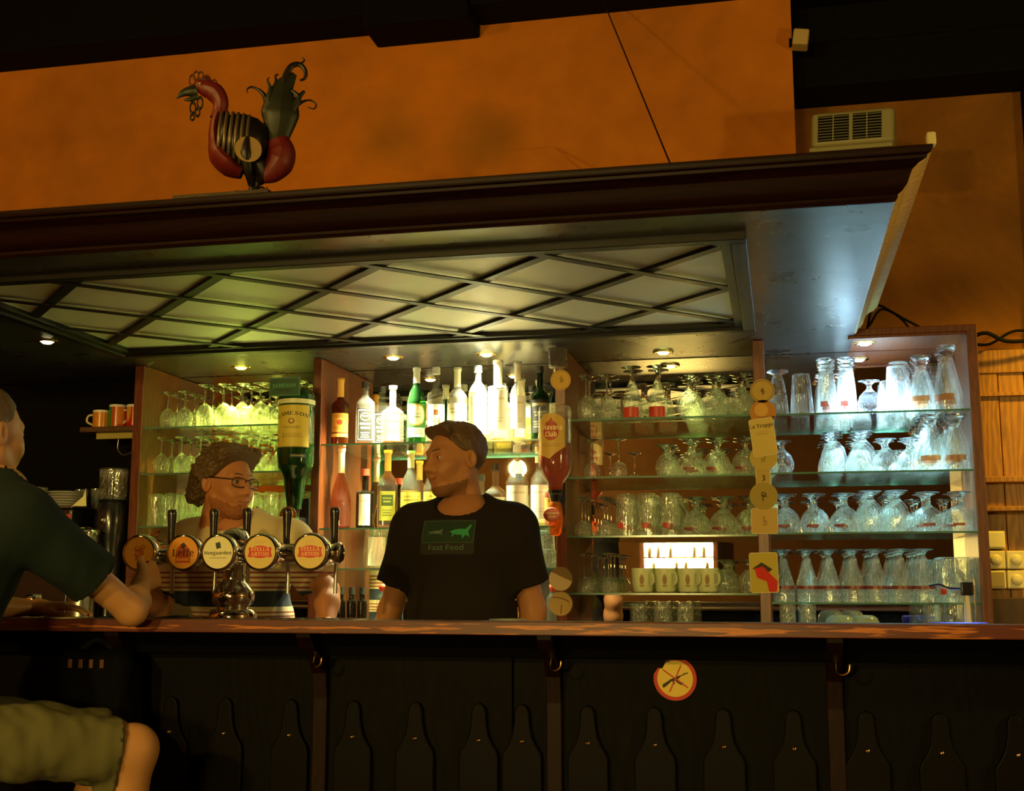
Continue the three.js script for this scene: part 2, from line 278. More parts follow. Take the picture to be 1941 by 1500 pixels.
// ---------------------------------------------------------------- the back bar: cabinet, mirrors, glass shelves
const CF = -4.70, CB = -5.03;
{
  const t = thing('back_bar_cabinet', 'reddish wooden back bar cabinet with mirrored bays', 'cabinet');
  for (const [x0, x1, y1] of [[-2.685, -2.640, SY], [-1.870, -1.832, SY], [-0.850, -0.808, SY], [-0.078, -0.036, SY], [0.704, 0.742, SY + 0.028]])
    mesh('side_panel', bx(x0, 1.0555, CB, x1, y1 - 0.001, CF, 0.004), M.cabinet, t);
  mesh('top_board', bx(CX1 + 0.0, SY + 0.0, CB, 0.742, SY + 0.026, CF + 0.001, 0.003), M.cabinet, t);
  mesh('top_rail', bx(CX1 - 0.02, SY - 0.012, CF - 0.02, 0.703, SY - 0.0005, CF + 0.002, 0.002), M.cabinet, t);
  for (const [x0, x1] of [[-2.640, -1.870], [-1.832, -0.850], [-0.808, -0.078], [-0.036, 0.704]]) mesh('back_mirror', bx(x0, 1.06, CB - 0.01, x1, SY - 0.002, CB + 0.002), M.mirror, t);
  mesh('back_panel', bx(-2.685, 1.0555, CB - 0.026, 0.742, SY, CB - 0.011), M.cabinet, t);
}
{
  const t = thing('back_counter', 'dark wooden back counter below the glass shelves', 'counter');
  mesh('worktop', bx(-3.9, 1.015, -5.05, 0.98, 1.055, -4.52, 0.006), M.counterTop, t);
  for (let k = 0; k < 8; k++) mesh('cabinet_door', bx(-3.88 + k * 0.60, 0.08, -4.58, -3.30 + k * 0.60, 1.0, -4.56, 0.006), M.front, t);
  mesh('carcass', bx(-3.88, 0.0, -5.05, 0.96, 1.014, -4.581), M.front, t);
}
const SHELVES = {
  left: { x: [-2.640, -1.870], h: [1.881, 1.684, 1.461, 1.25], say: 'left bay' },
  middle: { x: [-1.832, -0.850], h: [1.790, 1.445, 1.282], say: 'bottle bay' },
  goblet: { x: [-0.808, -0.078], h: [1.862, 1.634, 1.405, 1.186], say: 'goblet bay' },
  right: { x: [-0.036, 0.704], h: [1.861, 1.637, 1.411, 1.153], say: 'rightmost bay' },
};
for (const b of Object.values(SHELVES)) b.h.forEach((y, k) => {
  const t = thing('glass_shelf', ['top', 'second', 'third', 'lowest'][k] + ' glass shelf of the ' + b.say + ' in the back bar', 'shelf', [(b.x[0] + b.x[1]) / 2, y, 0]);
  const w = (b.x[1] - b.x[0]) / 2 - 0.001;
  mesh('pane', bx(-w, -0.007, CB + 0.004, w, 0, CF - 0.013), M.shelfGlass, t);
  mesh('front_edge', bx(-w, -0.007, CF - 0.0125, w, 0, CF - 0.008), M.shelfEdge, t);
});

// ---------------------------------------------------------------- panelled alcove right of the cabinet
{
  const t = thing('panelled_alcove', 'lit orange wooden panelling with ledges in the alcove right of the cabinet', 'panelling');
  const mw = std(0.62, 0.27, 0.015, 0.45, { map: rep(grainU, 3, 0.6) });
  let x = 0.745; for (let k = 0; k < 9; k++) { const w = 0.085 + 0.01 * ((k * 7) % 3); mesh('panel_board', bx(x, 0.9, -5.449, x + w - 0.003, 2.18, -5.40 + 0.006 * (k % 2), 0.004), mw, t); x += w; }
  mesh('top_rail', bx(0.745, 2.10, -5.40, 1.62, 2.20, -5.385, 0.004), mw, t);
  mesh('ledge', bx(0.745, 2.0, -5.40, 1.62, 2.018, -5.375, 0.003), mw, t);
  mesh('ledge', bx(0.745, 1.635, -5.40, 1.62, 1.66, -5.34, 0.004), mw, t);
  mesh('ledge', bx(0.745, 1.515, -5.40, 1.62, 1.535, -5.32, 0.004), mw, t);
  mesh('lower_panel', bx(0.745, 0.6, -5.40, 1.62, 1.165, -5.30, 0.004), std(0.10, 0.035, 0.012, 0.5, { map: grainU }), t);
}
{
  const mp = std(0.80, 0.72, 0.42, 0.4), mk = std(0.86, 0.80, 0.55, 0.3);
  const plate = (name, x, y, knob, label) => {
    const t = thing(name, label, knob ? 'dimmer' : 'switch box', [x, y, -5.36]);
    mesh('plate', bx(-0.037, -0.037, -0.03, 0.037, 0.037, 0, 0.005), mp, t);
    if (knob === 1) mesh('knob', lathe([[0.0001, 0.013], [0.016, 0.012], [0.022, 0.004], [0.023, 0]], 24).rotateX(Math.PI / 2), mk, t);
    else mesh('cover', bx(-0.028, -0.03, -0.001, 0.03, 0.03, 0.004, 0.002), knob === 0 ? mk : std(0.40, 0.32, 0.16, 0.5), t);
  };
  plate('socket_box', 0.872, 1.400, 0, 'plain cream box on top of the dimmer switches');
  plate('dimmer_switch', 0.868, 1.318, 1, 'cream round-knob dimmer switch, upper row, nearest the cabinet');
  plate('dimmer_switch', 0.946, 1.318, 1, 'cream round-knob dimmer switch, upper row, at the photo edge');
  plate('socket_box', 0.866, 1.238, 2, 'brownish blank switch plate at the lower left of the dimmers');
  plate('dimmer_switch', 0.944, 1.238, 1, 'cream round-knob dimmer switch in the lower row');
}
{ // bundle of black cables on top of the cabinet and panelling
  const mk = (k, pts, r, label) => single('cable', tube(pts, r, 30, 6), M.rubber, label, 'cable');
  mk(0, [[0.36, 2.19, -4.72], [0.42, 2.27, -4.8], [0.5, 2.22, -4.78], [0.6, 2.19, -4.9]], 0.005, 'black cable looped on the cabinet beside the canopy end');
  mk(1, [[0.36, 2.20, -4.82], [0.40, 2.31, -4.9], [0.48, 2.25, -4.85], [0.55, 2.19, -4.95]], 0.005, 'second black cable behind the looped one beside the canopy end');
  mk(2, [[0.76, 2.21, -5.30], [0.86, 2.25, -5.26], [0.95, 2.215, -5.28], [1.2, 2.24, -5.3]], 0.009, 'thick black cable lying along the top of the panelling');
  mk(3, [[0.76, 2.25, -5.38], [0.88, 2.215, -5.34], [1.0, 2.27, -5.34], [1.2, 2.22, -5.36]], 0.006, 'thin black cable tangled over the panelling');
}

// ---------------------------------------------------------------- the bar counter
const CT = 1.122, CFZ = -3.15;
{
  const t = thing('bar_counter', 'long wooden bar counter with a worn edge and dark bottle-shaped plaques', 'counter');
  const X0 = -4.6, X1 = 1.9, W = 8;
  // top: planks with a worn front lip
  mesh('counter_top', bx(X0, CT - 0.033, -3.29, X1, CT, CFZ - 0.012, 0.003), M.counterTop, t);
  mesh('work_surface', bx(X0, CT - 0.033, -3.82, X1, CT - 0.022, -3.291, 0.003), M.counterTop, t);
  const lip = bx(X0, CT - 0.034, CFZ - 0.0125, X1, CT + 0.0005, CFZ, 0.0025);
  const worn = dataTex(1024, 64, (u, v) => { const p = fbm(u * 40, v * 3, 7) + 0.55 * fbm(u * 9, 2, 1) , q = sstep(-0.02, 0.10, p + (u - 0.5) * 0.55 - 0.55 * Math.abs(v - 0.62)), k = 0.85 + 0.25 * fbm(u * 90, v * 6, 3); return [mix(0.40, 0.82, q) * k, mix(0.13, 0.46, q) * k, mix(0.03, 0.09, q) * k]; });
  worn.repeat.set(1 / 6.5, 1 / 0.036); worn.offset.set(0.708, -0.08);
  mesh('front_lip', lip, std(1, 1, 1, 0.42, { map: worn }), t);
  mesh('under_board', bx(X0, CT - 0.10, -3.45, X1, CT - 0.035, -3.30, 0.003), M.black, t);  // near-black colour stands in for the shade of the overhang
  const joints = [X0, -3.4, -2.55, -1.86, -1.29, -0.73, -0.605, 0.135, 0.83, X1];
  for (let k = 0; k < joints.length - 1; k++) mesh('front_board', bx(joints[k] + 0.0015, 0.12, -3.40, joints[k + 1] - 0.0015, CT - 0.101, -3.36, 0.003), M.front, t);
  mesh('plinth', bx(X0, 0, -3.44, X1, 0.119, -3.40, 0.003), M.black, t);
  mesh('rear_carcass', bx(X0, 0.12, -3.80, X1, CT - 0.034, -3.46), M.front, t);
  // consoles with hooks
  for (const x of [-2.62, -1.865, -1.285, -0.612, 0.128, 0.86]) {
    const s = [[0, 0.55], [0.018, 0.55], [0.020, 0.9], [0.030, 0.97], [0.075, 1.02], [0.125, 1.045], [0.16, 1.075], [0.16, CT - 0.035], [0, CT - 0.035]];
    const g = extrude(s, 0.042, 0.003); g.rotateY(-Math.PI / 2); g.translate(x + 0.021, 0, -3.3595);
    const b = mesh('bracket', uvm(g), M.bracket, t);
    mesh('hook', merge([tube([[x + 0.004, 1.035, -3.30], [x + 0.004, 1.02, -3.285], [x + 0.004, 1.0, -3.275], [x + 0.016, 0.992, -3.262], [x + 0.032, 1.0, -3.255], [x + 0.036, 1.018, -3.255]], 0.0034, 20, 8), sphere(0.007, x + 0.004, 1.036, -3.302)]), M.brass, b);
  }
  // bottle-shaped plaques, each with a brass tack
  const half = [[0.056, 0.14], [0.056, 0.752], [0.052, 0.768], [0.040, 0.785], [0.029, 0.808], [0.0235, 0.835], [0.021, 0.868], [0.019, 0.880], [0.0115, 0.892], [0, 0.896]];
  const pts = [...half, ...half.slice(0, -1).reverse().map(([x, y]) => [-x, y])];
  const pg = uvm(extrude(pts, 0.018, 0.004));
  const tack = lathe([[0.0001, 0.007], [0.004, 0.006], [0.0065, 0.003], [0.007, 0]], 16).rotateX(Math.PI / 2);
  for (const px of [-3.9, -3.68, -3.45, -3.22, -2.98, -2.72, -2.46, -2.22, -1.97, -1.745, -1.575, -1.375, -1.187, -1.005, -0.823, -0.702, -0.521, -0.341, -0.160, 0.020, 0.203, 0.384, 0.565, 0.745, 0.93, 1.12]) {
    const p = mesh('bottle_plaque', pg, M.plaque, t); p.position.set(px, 0, -3.3595);
    const k = mesh('tack', tack, M.brass, p); k.position.set(0, 0.797, 0.018);
  }
}
// round no-weapons sticker
{
  const tx = canvasTex(512, 512, (g, w) => {
    g.fillStyle = '#c03010'; g.beginPath(); g.arc(256, 256, 256, 0, 7); g.fill();
    g.fillStyle = '#e8c850'; g.beginPath(); g.arc(256, 256, 212, 0, 7); g.fill();
    g.save(); g.translate(256, 256); g.rotate(-0.42); g.fillStyle = '#20180c';
    g.fillRect(-60, -16, 120, 30); g.fillRect(50, -10, 120, 12); g.fillRect(120, -22, 10, 14);
    g.beginPath(); g.moveTo(-60, -14); g.lineTo(-170, 4); g.lineTo(-176, 44); g.lineTo(-130, 36); g.lineTo(-60, 14); g.fill();
    g.beginPath(); g.moveTo(-10, 10); g.lineTo(26, 10); g.quadraticCurveTo(40, 60, 72, 84); g.lineTo(40, 98); g.quadraticCurveTo(0, 60, -10, 10); g.fill(); g.fillRect(-44, 10, 20, 44); g.restore();
    g.strokeStyle = '#c03010'; g.lineWidth = 15; g.beginPath(); g.moveTo(110, 150); g.lineTo(408, 360); g.moveTo(190, 408); g.lineTo(330, 96); g.stroke();
    g.fillStyle = '#2a1c10'; g.beginPath(); g.moveTo(0, 0); g.lineTo(210, 0); g.lineTo(190, 62); g.lineTo(120, 66); g.lineTo(96, 116); g.lineTo(30, 130); g.lineTo(0, 200); g.fill();
  });
  const s = new THREE.Shape(); const R = 0.0575; // a piece is torn off at the upper left
  for (let k = 0; k <= 56; k++) { const a = Math.PI * 0.62 - k / 56 * Math.PI * 2 * 0.845; const p = [R * Math.cos(a), R * Math.sin(a)]; k ? s.lineTo(...p) : s.moveTo(...p); }
  s.lineTo(-0.045, 0.028); s.lineTo(-0.034, 0.026); s.lineTo(-0.028, 0.036); s.closePath();
  const g = new THREE.ExtrudeGeometry(s, { depth: 0.0008, bevelEnabled: false, curveSegments: 4 }); const p = g.attributes.position, uv = [];
  for (let i = 0; i < p.count; i++) uv.push(0.5 + p.getX(i) / (2 * R), 0.5 + p.getY(i) / (2 * R));
  g.setAttribute('uv', new THREE.Float32BufferAttribute(uv, 2));
  const m = single('sticker', g, std(1, 1, 1, 0.6, { map: tx }), 'round red ringed no-weapons sticker with a torn edge on the bar front', 'sticker');
  m.position.set(-0.285, 0.969, -3.3595);
}

// ---------------------------------------------------------------- glasses, standing upside down: y = 0 is the rim on the shelf
const ORD = ['first', 'second', 'third', 'fourth', 'fifth', 'sixth', 'seventh', 'eighth', 'ninth', 'tenth', 'eleventh', 'twelfth'];
const SEG = 22;
function glassKind(kind, spec) { // spec: bowl profile, stem profile, foot profile, band: [y0, y1, r] print
  const t = new THREE.Group(); t.name = kind;
  mesh('bowl', lathe(spec.bowl, SEG), spec.mat || M.glassGlint, t);
  if (spec.stem) mesh('stem', lathe(spec.stem, 12), M.glass, t);
  if (spec.foot) mesh('foot', lathe(spec.foot, SEG), M.glass, t);
  if (spec.band) { const [y0, y1, r0, r1, col] = spec.band; const g = new THREE.CylinderGeometry(r1, r0, y1 - y0, SEG, 1, true, spec.arc ? -spec.arc / 2 - 0.3 : 0, spec.arc || Math.PI * 2); g.translate(0, (y0 + y1) / 2, 0); mesh('printed_band', g, col, t); }
  if (spec.handle) mesh('handle', spec.handle, M.glass, t);
  return t;
}
const bandRed = phys(0.55, 0.045, 0.02, 0.4), bandDark = phys(0.34, 0.06, 0.04, 0.4, { transmission: 0.55, thickness: 0 });
const stem = (y0, y1, r, rm = r) => [[r * 1.9, y0 - 0.004], [r * 1.1, y0 + 0.008], [rm, (y0 + y1) / 2], [r * 1.1, y1 - 0.01], [r * 2.4, y1]];
const foot = (y, R, t = 0.006) => [[0.004, y - 0.004], [R * 0.45, y], [R, y + t * 0.7], [R, y + t], [R * 0.5, y + t * 1.4], [0.0005, y + t * 1.5]];
const GK = {
  wine: ['wine_glass', 'slender wine glass', glassKind('wine_glass', { bowl: [[0.029, 0], [0.033, 0.02], [0.035, 0.042], [0.031, 0.062], [0.018, 0.080], [0.004, 0.088]], stem: stem(0.086, 0.150, 0.0036), foot: foot(0.150, 0.032) })],
  wineTall: ['wine_glass', 'tall wine glass', glassKind('wine_glass', { bowl: [[0.031, 0], [0.036, 0.025], [0.038, 0.05], [0.033, 0.075], [0.018, 0.095], [0.004, 0.103]], stem: stem(0.101, 0.176, 0.004), foot: foot(0.176, 0.034) })],
  wineSmall: ['wine_glass', 'small thin-stemmed wine glass', glassKind('wine_glass', { bowl: [[0.030, 0], [0.033, 0.018], [0.032, 0.036], [0.022, 0.054], [0.004, 0.062]], stem: stem(0.060, 0.146, 0.0036), foot: foot(0.146, 0.031) })],
  pint: ['beer_glass', 'conical beer glass', glassKind('beer_glass', { bowl: [[0.044, 0], [0.042, 0.05], [0.037, 0.11], [0.033, 0.150], [0.033, 0.156], [0.029, 0.159], [0.0005, 0.154]] })],
  pintTall: ['beer_glass', 'tall beer glass', glassKind('beer_glass', { bowl: [[0.047, 0], [0.046, 0.06], [0.040, 0.13], [0.036, 0.182], [0.036, 0.188], [0.031, 0.191], [0.0005, 0.186]] })],
  pils: ['pilsner_glass', 'footed pilsner glass', glassKind('pilsner_glass', { bowl: [[0.040, 0], [0.036, 0.05], [0.028, 0.11], [0.022, 0.145], [0.014, 0.158]], foot: [[0.014, 0.158], [0.030, 0.165], [0.042, 0.168], [0.042, 0.176], [0.001, 0.176]] })],
  flute: ['fluted_glass', 'tall fluted beer glass', glassKind('fluted_glass', { bowl: [[0.036, 0], [0.0365, 0.05], [0.034, 0.10], [0.029, 0.15], [0.024, 0.185], [0.020, 0.195]], foot: [[0.020, 0.195], [0.034, 0.203], [0.036, 0.210], [0.036, 0.216], [0.001, 0.216]], band: [0.026, 0.046, 0.0368, 0.0369, bandDark], arc: 0.8 })],
  globe: ['globe_goblet', 'globe-bowled goblet', glassKind('globe_goblet', { bowl: [[0.036, 0], [0.043, 0.014], [0.0495, 0.038], [0.0505, 0.055], [0.046, 0.078], [0.034, 0.096], [0.015, 0.106]], stem: stem(0.104, 0.160, 0.011, 0.010), foot: foot(0.160, 0.042) })],
  cone: ['conical_goblet', 'conical goblet with red band', glassKind('conical_goblet', { bowl: [[0.040, 0], [0.0405, 0.03], [0.040, 0.055], [0.033, 0.085], [0.020, 0.130], [0.011, 0.162]], stem: stem(0.160, 0.188, 0.008), foot: foot(0.188, 0.040), band: [0.048, 0.060, 0.0408, 0.0398, bandDark] })],
  redBand: ['beer_goblet', 'stemmed beer glass with red label', glassKind('beer_goblet', { bowl: [[0.036, 0], [0.037, 0.03], [0.034, 0.07], [0.025, 0.115], [0.012, 0.150]], stem: stem(0.148, 0.204, 0.007), foot: foot(0.204, 0.042), band: [0.006, 0.046, 0.0372, 0.0370, bandRed], arc: 2.0 })],
  flare: ['flared_glass', 'flared wheat beer glass', glassKind('flared_glass', { bowl: [[0.046, 0], [0.050, 0.03], [0.048, 0.06], [0.036, 0.11], [0.023, 0.155], [0.018, 0.175]], foot: [[0.018, 0.175], [0.024, 0.195], [0.038, 0.206], [0.038, 0.212], [0.001, 0.212]], band: [0.035, 0.055, 0.0505, 0.0496, phys(0.55, 0.22, 0.07, 0.4, { transmission: 0.72, thickness: 0 })], arc: 1.6 })],
  flareTall: ['flared_glass', 'very tall flared beer glass', glassKind('flared_glass', { bowl: [[0.050, 0], [0.054, 0.035], [0.050, 0.075], [0.038, 0.13], [0.026, 0.185], [0.022, 0.205]], foot: [[0.022, 0.205], [0.026, 0.225], [0.038, 0.240], [0.038, 0.247], [0.001, 0.247]], band: [0.035, 0.06, 0.0546, 0.0530, phys(0.5, 0.2, 0.06, 0.4, { transmission: 0.6, thickness: 0 })], arc: 1.6 })],
  goblet: ['beer_goblet', 'round-bowled beer goblet', glassKind('beer_goblet', { bowl: [[0.047, 0], [0.053, 0.02], [0.054, 0.040], [0.047, 0.066], [0.030, 0.086], [0.012, 0.096]], stem: stem(0.094, 0.140, 0.010), foot: foot(0.140, 0.044), band: [0.020, 0.030, 0.0539, 0.0547, bandDark], arc: 0.8 })],
  tulip: ['tulip_glass', 'tulip-shaped beer glass', glassKind('tulip_glass', { bowl: [[0.042, 0], [0.046, 0.03], [0.047, 0.06], [0.040, 0.092], [0.024, 0.112], [0.013, 0.120]], stem: stem(0.118, 0.148, 0.011), foot: foot(0.148, 0.043) })],
  tulipShort: ['tulip_glass', 'short stemmed tulip glass', glassKind('tulip_glass', { bowl: [[0.036, 0], [0.043, 0.02], [0.045, 0.04], [0.037, 0.066], [0.020, 0.084], [0.011, 0.090]], stem: stem(0.088, 0.118, 0.009), foot: foot(0.118, 0.040) })],
  mug: ['beer_tankard', 'straight tankard with small red mark', glassKind('beer_tankard', { bowl: [[0.036, 0], [0.037, 0.05], [0.0375, 0.12], [0.037, 0.158], [0.033, 0.164], [0.0005, 0.162]], band: [0.028, 0.05, 0.0375, 0.0378, phys(0.5, 0.06, 0.03, 0.4)], arc: 0.7, handle: tube([[0.036, 0.03, 0], [0.058, 0.05, 0], [0.060, 0.09, 0], [0.036, 0.12, 0]], 0.006, 16, 6) })],
  tumbler: ['tumbler', 'plain straight tumbler', glassKind('tumbler', { bowl: [[0.032, 0], [0.031, 0.06], [0.030, 0.128], [0.029, 0.136], [0.025, 0.139], [0.0005, 0.136]] })],
  shot: ['tumbler', 'small low tumbler', glassKind('tumbler', { bowl: [[0.029, 0], [0.030, 0.05], [0.030, 0.088], [0.026, 0.092], [0.0005, 0.090]] })],
};
const ROWS = ['front', 'second', 'rear'];
const placedKinds = {};
function glassRow(bay, k, shelfSay, kind, xs, rows = 3, dz = 0.088, z0 = -4.765) {
  const [nm, say, proto] = GK[kind], y = k < 0 ? 1.055 : SHELVES[bay].h[k];
  const key = bay + k + say, have = placedKinds[key] = placedKinds[key] || 0;
  xs.forEach((x, i) => { for (let r = 0; r < rows; r++) {
    const o = proto.clone(); o.name = numbered(nm); o.position.set(x + (rnd() - 0.5) * 0.008 + r * 0.001, y + 0.0004, z0 - r * dz + (rnd() - 0.5) * 0.006); o.rotation.y = rnd() * 0.5 - 0.25;
    o.userData = { label: (rows > 1 ? `${say}, ${ORD[have + i]} from left, ${ROWS[r]} row, ` : `${say} upside down, ${ORD[have + i]} of its kind from left, `) + shelfSay, category: 'glass', group: say + ' on ' + shelfSay };
    scene.add(o);
  } });
  placedKinds[key] += xs.length;
}
// left bay
glassRow('left', 0, 'top shelf left bay', 'wine', [-2.56, -2.475]);
glassRow('left', 0, 'top shelf left bay', 'wineTall', [-2.385, -2.30, -2.215, -2.13, -2.045, -1.955]);
glassRow('left', 1, 'second shelf left bay', 'wine', [-2.575, -2.485, -2.395, -2.305, -2.215, -2.125, -2.035, -1.945]);
glassRow('left', 2, 'third shelf left bay', 'tumbler', [-2.595, -2.52, -2.445, -2.37, -2.295, -2.22, -2.145, -2.07, -1.995, -1.92]);
glassRow('left', 3, 'lowest shelf left bay', 'tumbler', [-2.58, -2.49, -2.40, -2.05, -1.95], 2);
// goblet bay
glassRow('goblet', 0, 'top shelf goblet bay', 'wineTall', [-0.735, -0.65], 2);
glassRow('goblet', 0, 'top shelf goblet bay', 'redBand', [-0.555, -0.455], 2);
glassRow('goblet', 0, 'top shelf goblet bay', 'globe', [-0.325, -0.226, -0.125], 3, 0.075);
glassRow('goblet', 1, 'second shelf goblet bay', 'wineSmall', [-0.715, -0.61], 1);
glassRow('goblet', 1, 'second shelf goblet bay', 'tulipShort', [-0.42], 3);
glassRow('goblet', 1, 'second shelf goblet bay', 'goblet', [-0.325, -0.225, -0.12], 2, 0.115);
glassRow('goblet', 2, 'third shelf goblet bay', 'wineSmall', [-0.755, -0.668], 3);
glassRow('goblet', 2, 'third shelf goblet bay', 'mug', [-0.585, -0.50, -0.415], 3);
glassRow('goblet', 2, 'third shelf goblet bay', 'goblet', [-0.315, -0.208, -0.115], 2, 0.115);
glassRow('goblet', 3, 'lowest shelf goblet bay', 'wineSmall', [-0.745, -0.655], 3);
glassRow('goblet', 3, 'lowest shelf goblet bay', 'tulipShort', [-0.20, -0.115], 2, 0.11);
// rightmost bay
glassRow('right', 0, 'top shelf rightmost bay', 'pils', [0.012], 1);
glassRow('right', 0, 'top shelf rightmost bay', 'pint', [0.098], 1);
glassRow('right', 0, 'top shelf rightmost bay', 'flute', [0.198, 0.272], 3);
glassRow('right', 0, 'top shelf rightmost bay', 'tulipShort', [0.352], 1);
glassRow('right', 0, 'top shelf rightmost bay', 'pintTall', [0.464], 2);
glassRow('right', 0, 'top shelf rightmost bay', 'flare', [0.548], 3, 0.098);
glassRow('right', 0, 'top shelf rightmost bay', 'flareTall', [0.642], 2, 0.12);
glassRow('right', 1, 'second shelf rightmost bay', 'tulipShort', [0.018], 1);
glassRow('right', 1, 'second shelf rightmost bay', 'tulip', [0.215, 0.318], 3, 0.095);
glassRow('right', 1, 'second shelf rightmost bay', 'tulipShort', [0.405, 0.492], 2);
glassRow('right', 1, 'second shelf rightmost bay', 'flare', [0.572, 0.66], 3, 0.1);
glassRow('right', 2, 'third shelf rightmost bay', 'goblet', [0.025, 0.135, 0.245], 2, 0.115);
glassRow('right', 2, 'third shelf rightmost bay', 'tulip', [0.338, 0.436], 3, 0.098);
glassRow('right', 2, 'third shelf rightmost bay', 'goblet', [0.545, 0.655], 2, 0.115);
glassRow('right', 3, 'lowest shelf rightmost bay', 'cone', [0.012, 0.098, 0.182, 0.266, 0.350, 0.434, 0.518], 3, 0.086);
glassRow('right', 3, 'lowest shelf rightmost bay', 'mug', [0.598, 0.664], 2, 0.1);
// on the back counter below
glassRow('right', -1, 'back counter below rightmost bay', 'shot', [0.022, 0.095], 2, 0.08, -4.72);
glassRow('goblet', -1, 'back counter below goblet bay', 'shot', [-0.54, -0.45, -0.365], 2, 0.08, -4.76);
glassRow('right', -1, 'back counter at the right end', 'tumbler', [0.545, 0.615], 2, 0.08, -4.74);

// frosted cups with a brown emblem, right way up
{
  const emb = canvasTex(256, 64, (g, w, h) => { g.fillStyle = '#c9cf9e'; g.fillRect(0, 0, w, h); g.fillStyle = '#8a6a30'; g.beginPath(); g.ellipse(128, 38, 8, 4.5, 0, 0, 7); g.fill(); g.fillRect(119, 43, 18, 1.5); });
  const proto = thing('frosted_cup', 'first frosted green white cup from left, with a brown emblem, lowest goblet shelf', 'cup', [-0.52, 1.1864, -4.76], 0, 'frosted cups with emblems');
  const cm = std(1, 1, 1, 0.45, { map: emb });
  mesh('body', lathe([[0.0005, 0.004], [0.030, 0.002], [0.036, 0.006], [0.041, 0.03], [0.043, 0.060], [0.043, 0.094], [0.041, 0.094], [0.040, 0.06], [0.037, 0.03], [0.0005, 0.012]], 28).rotateY(Math.PI), cm, proto);
  mesh('handle', tube([[0.041, 0.075, 0], [0.062, 0.07, 0], [0.063, 0.04, 0], [0.040, 0.026, 0]], 0.005, 16, 6).rotateY(-0.8), std(0.55, 0.6, 0.36, 0.5), proto);
  [[-0.433, 'second'], [-0.346, 'third'], [-0.272, 'fourth']].forEach(([x, w]) => dup(proto, [x, 1.1864, -4.765], 0, w + ' frosted green white cup from left, with a brown emblem, lowest goblet shelf', 'frosted cups with emblems'));
}

// ---------------------------------------------------------------- bottles
const tint = (r, g, b, tr = 0.965) => phys(r, g, b, 0.03, { transmission: tr, thickness: 0, ior: 1.5 });
const GL = { clear: tint(0.97, 0.98, 0.95), green: tint(0.10, 0.42, 0.12), darkGreen: tint(0.05, 0.20, 0.06), brown: tint(0.45, 0.16, 0.03), smoke: tint(0.20, 0.16, 0.12), pink: tint(0.85, 0.55, 0.42) };
const LQ = { amber: tint(0.85, 0.36, 0.05, 0.9), gold: tint(0.95, 0.66, 0.14, 0.9), dark: tint(0.20, 0.05, 0.02, 0.8), red: tint(0.55, 0.08, 0.03, 0.85), pale: tint(0.95, 0.88, 0.55, 0.92) };
function squared(g, n) { // superellipse cross-section for square bottles, strongest on the body
  const p = g.attributes.position;
  for (let i = 0; i < p.count; i++) { const x = p.getX(i), z = p.getZ(i), r = Math.hypot(x, z); if (r < 0.02) continue; const c = Math.abs(x / r), s = Math.abs(z / r), k = Math.pow(Math.pow(c, n) + Math.pow(s, n), -1 / n), f = mix(1, k, sstep(0.02, 0.032, r)); p.setX(i, x * f); p.setZ(i, z * f); }
  g.computeVertexNormals(); return g;
}
function labelGeo(r, y0, y1, arc, sq) { const g = new THREE.CylinderGeometry(r, r, y1 - y0, 18, 1, true, -arc / 2, arc); g.translate(0, (y0 + y1) / 2, 0); return sq ? squared(g, sq) : g; }
const scribble = (g, x, y, w, n, lh, col) => { g.fillStyle = col; for (let k = 0; k < n; k++) { let q = x + (k % 2) * w * 0.08; while (q < x + w * (k % 2 ? 0.9 : 1)) { const l = 3 + ((q * 7 + k * 13) % 7); g.fillRect(q, y + k * lh, l, lh * 0.5); q += l + 3; } } };
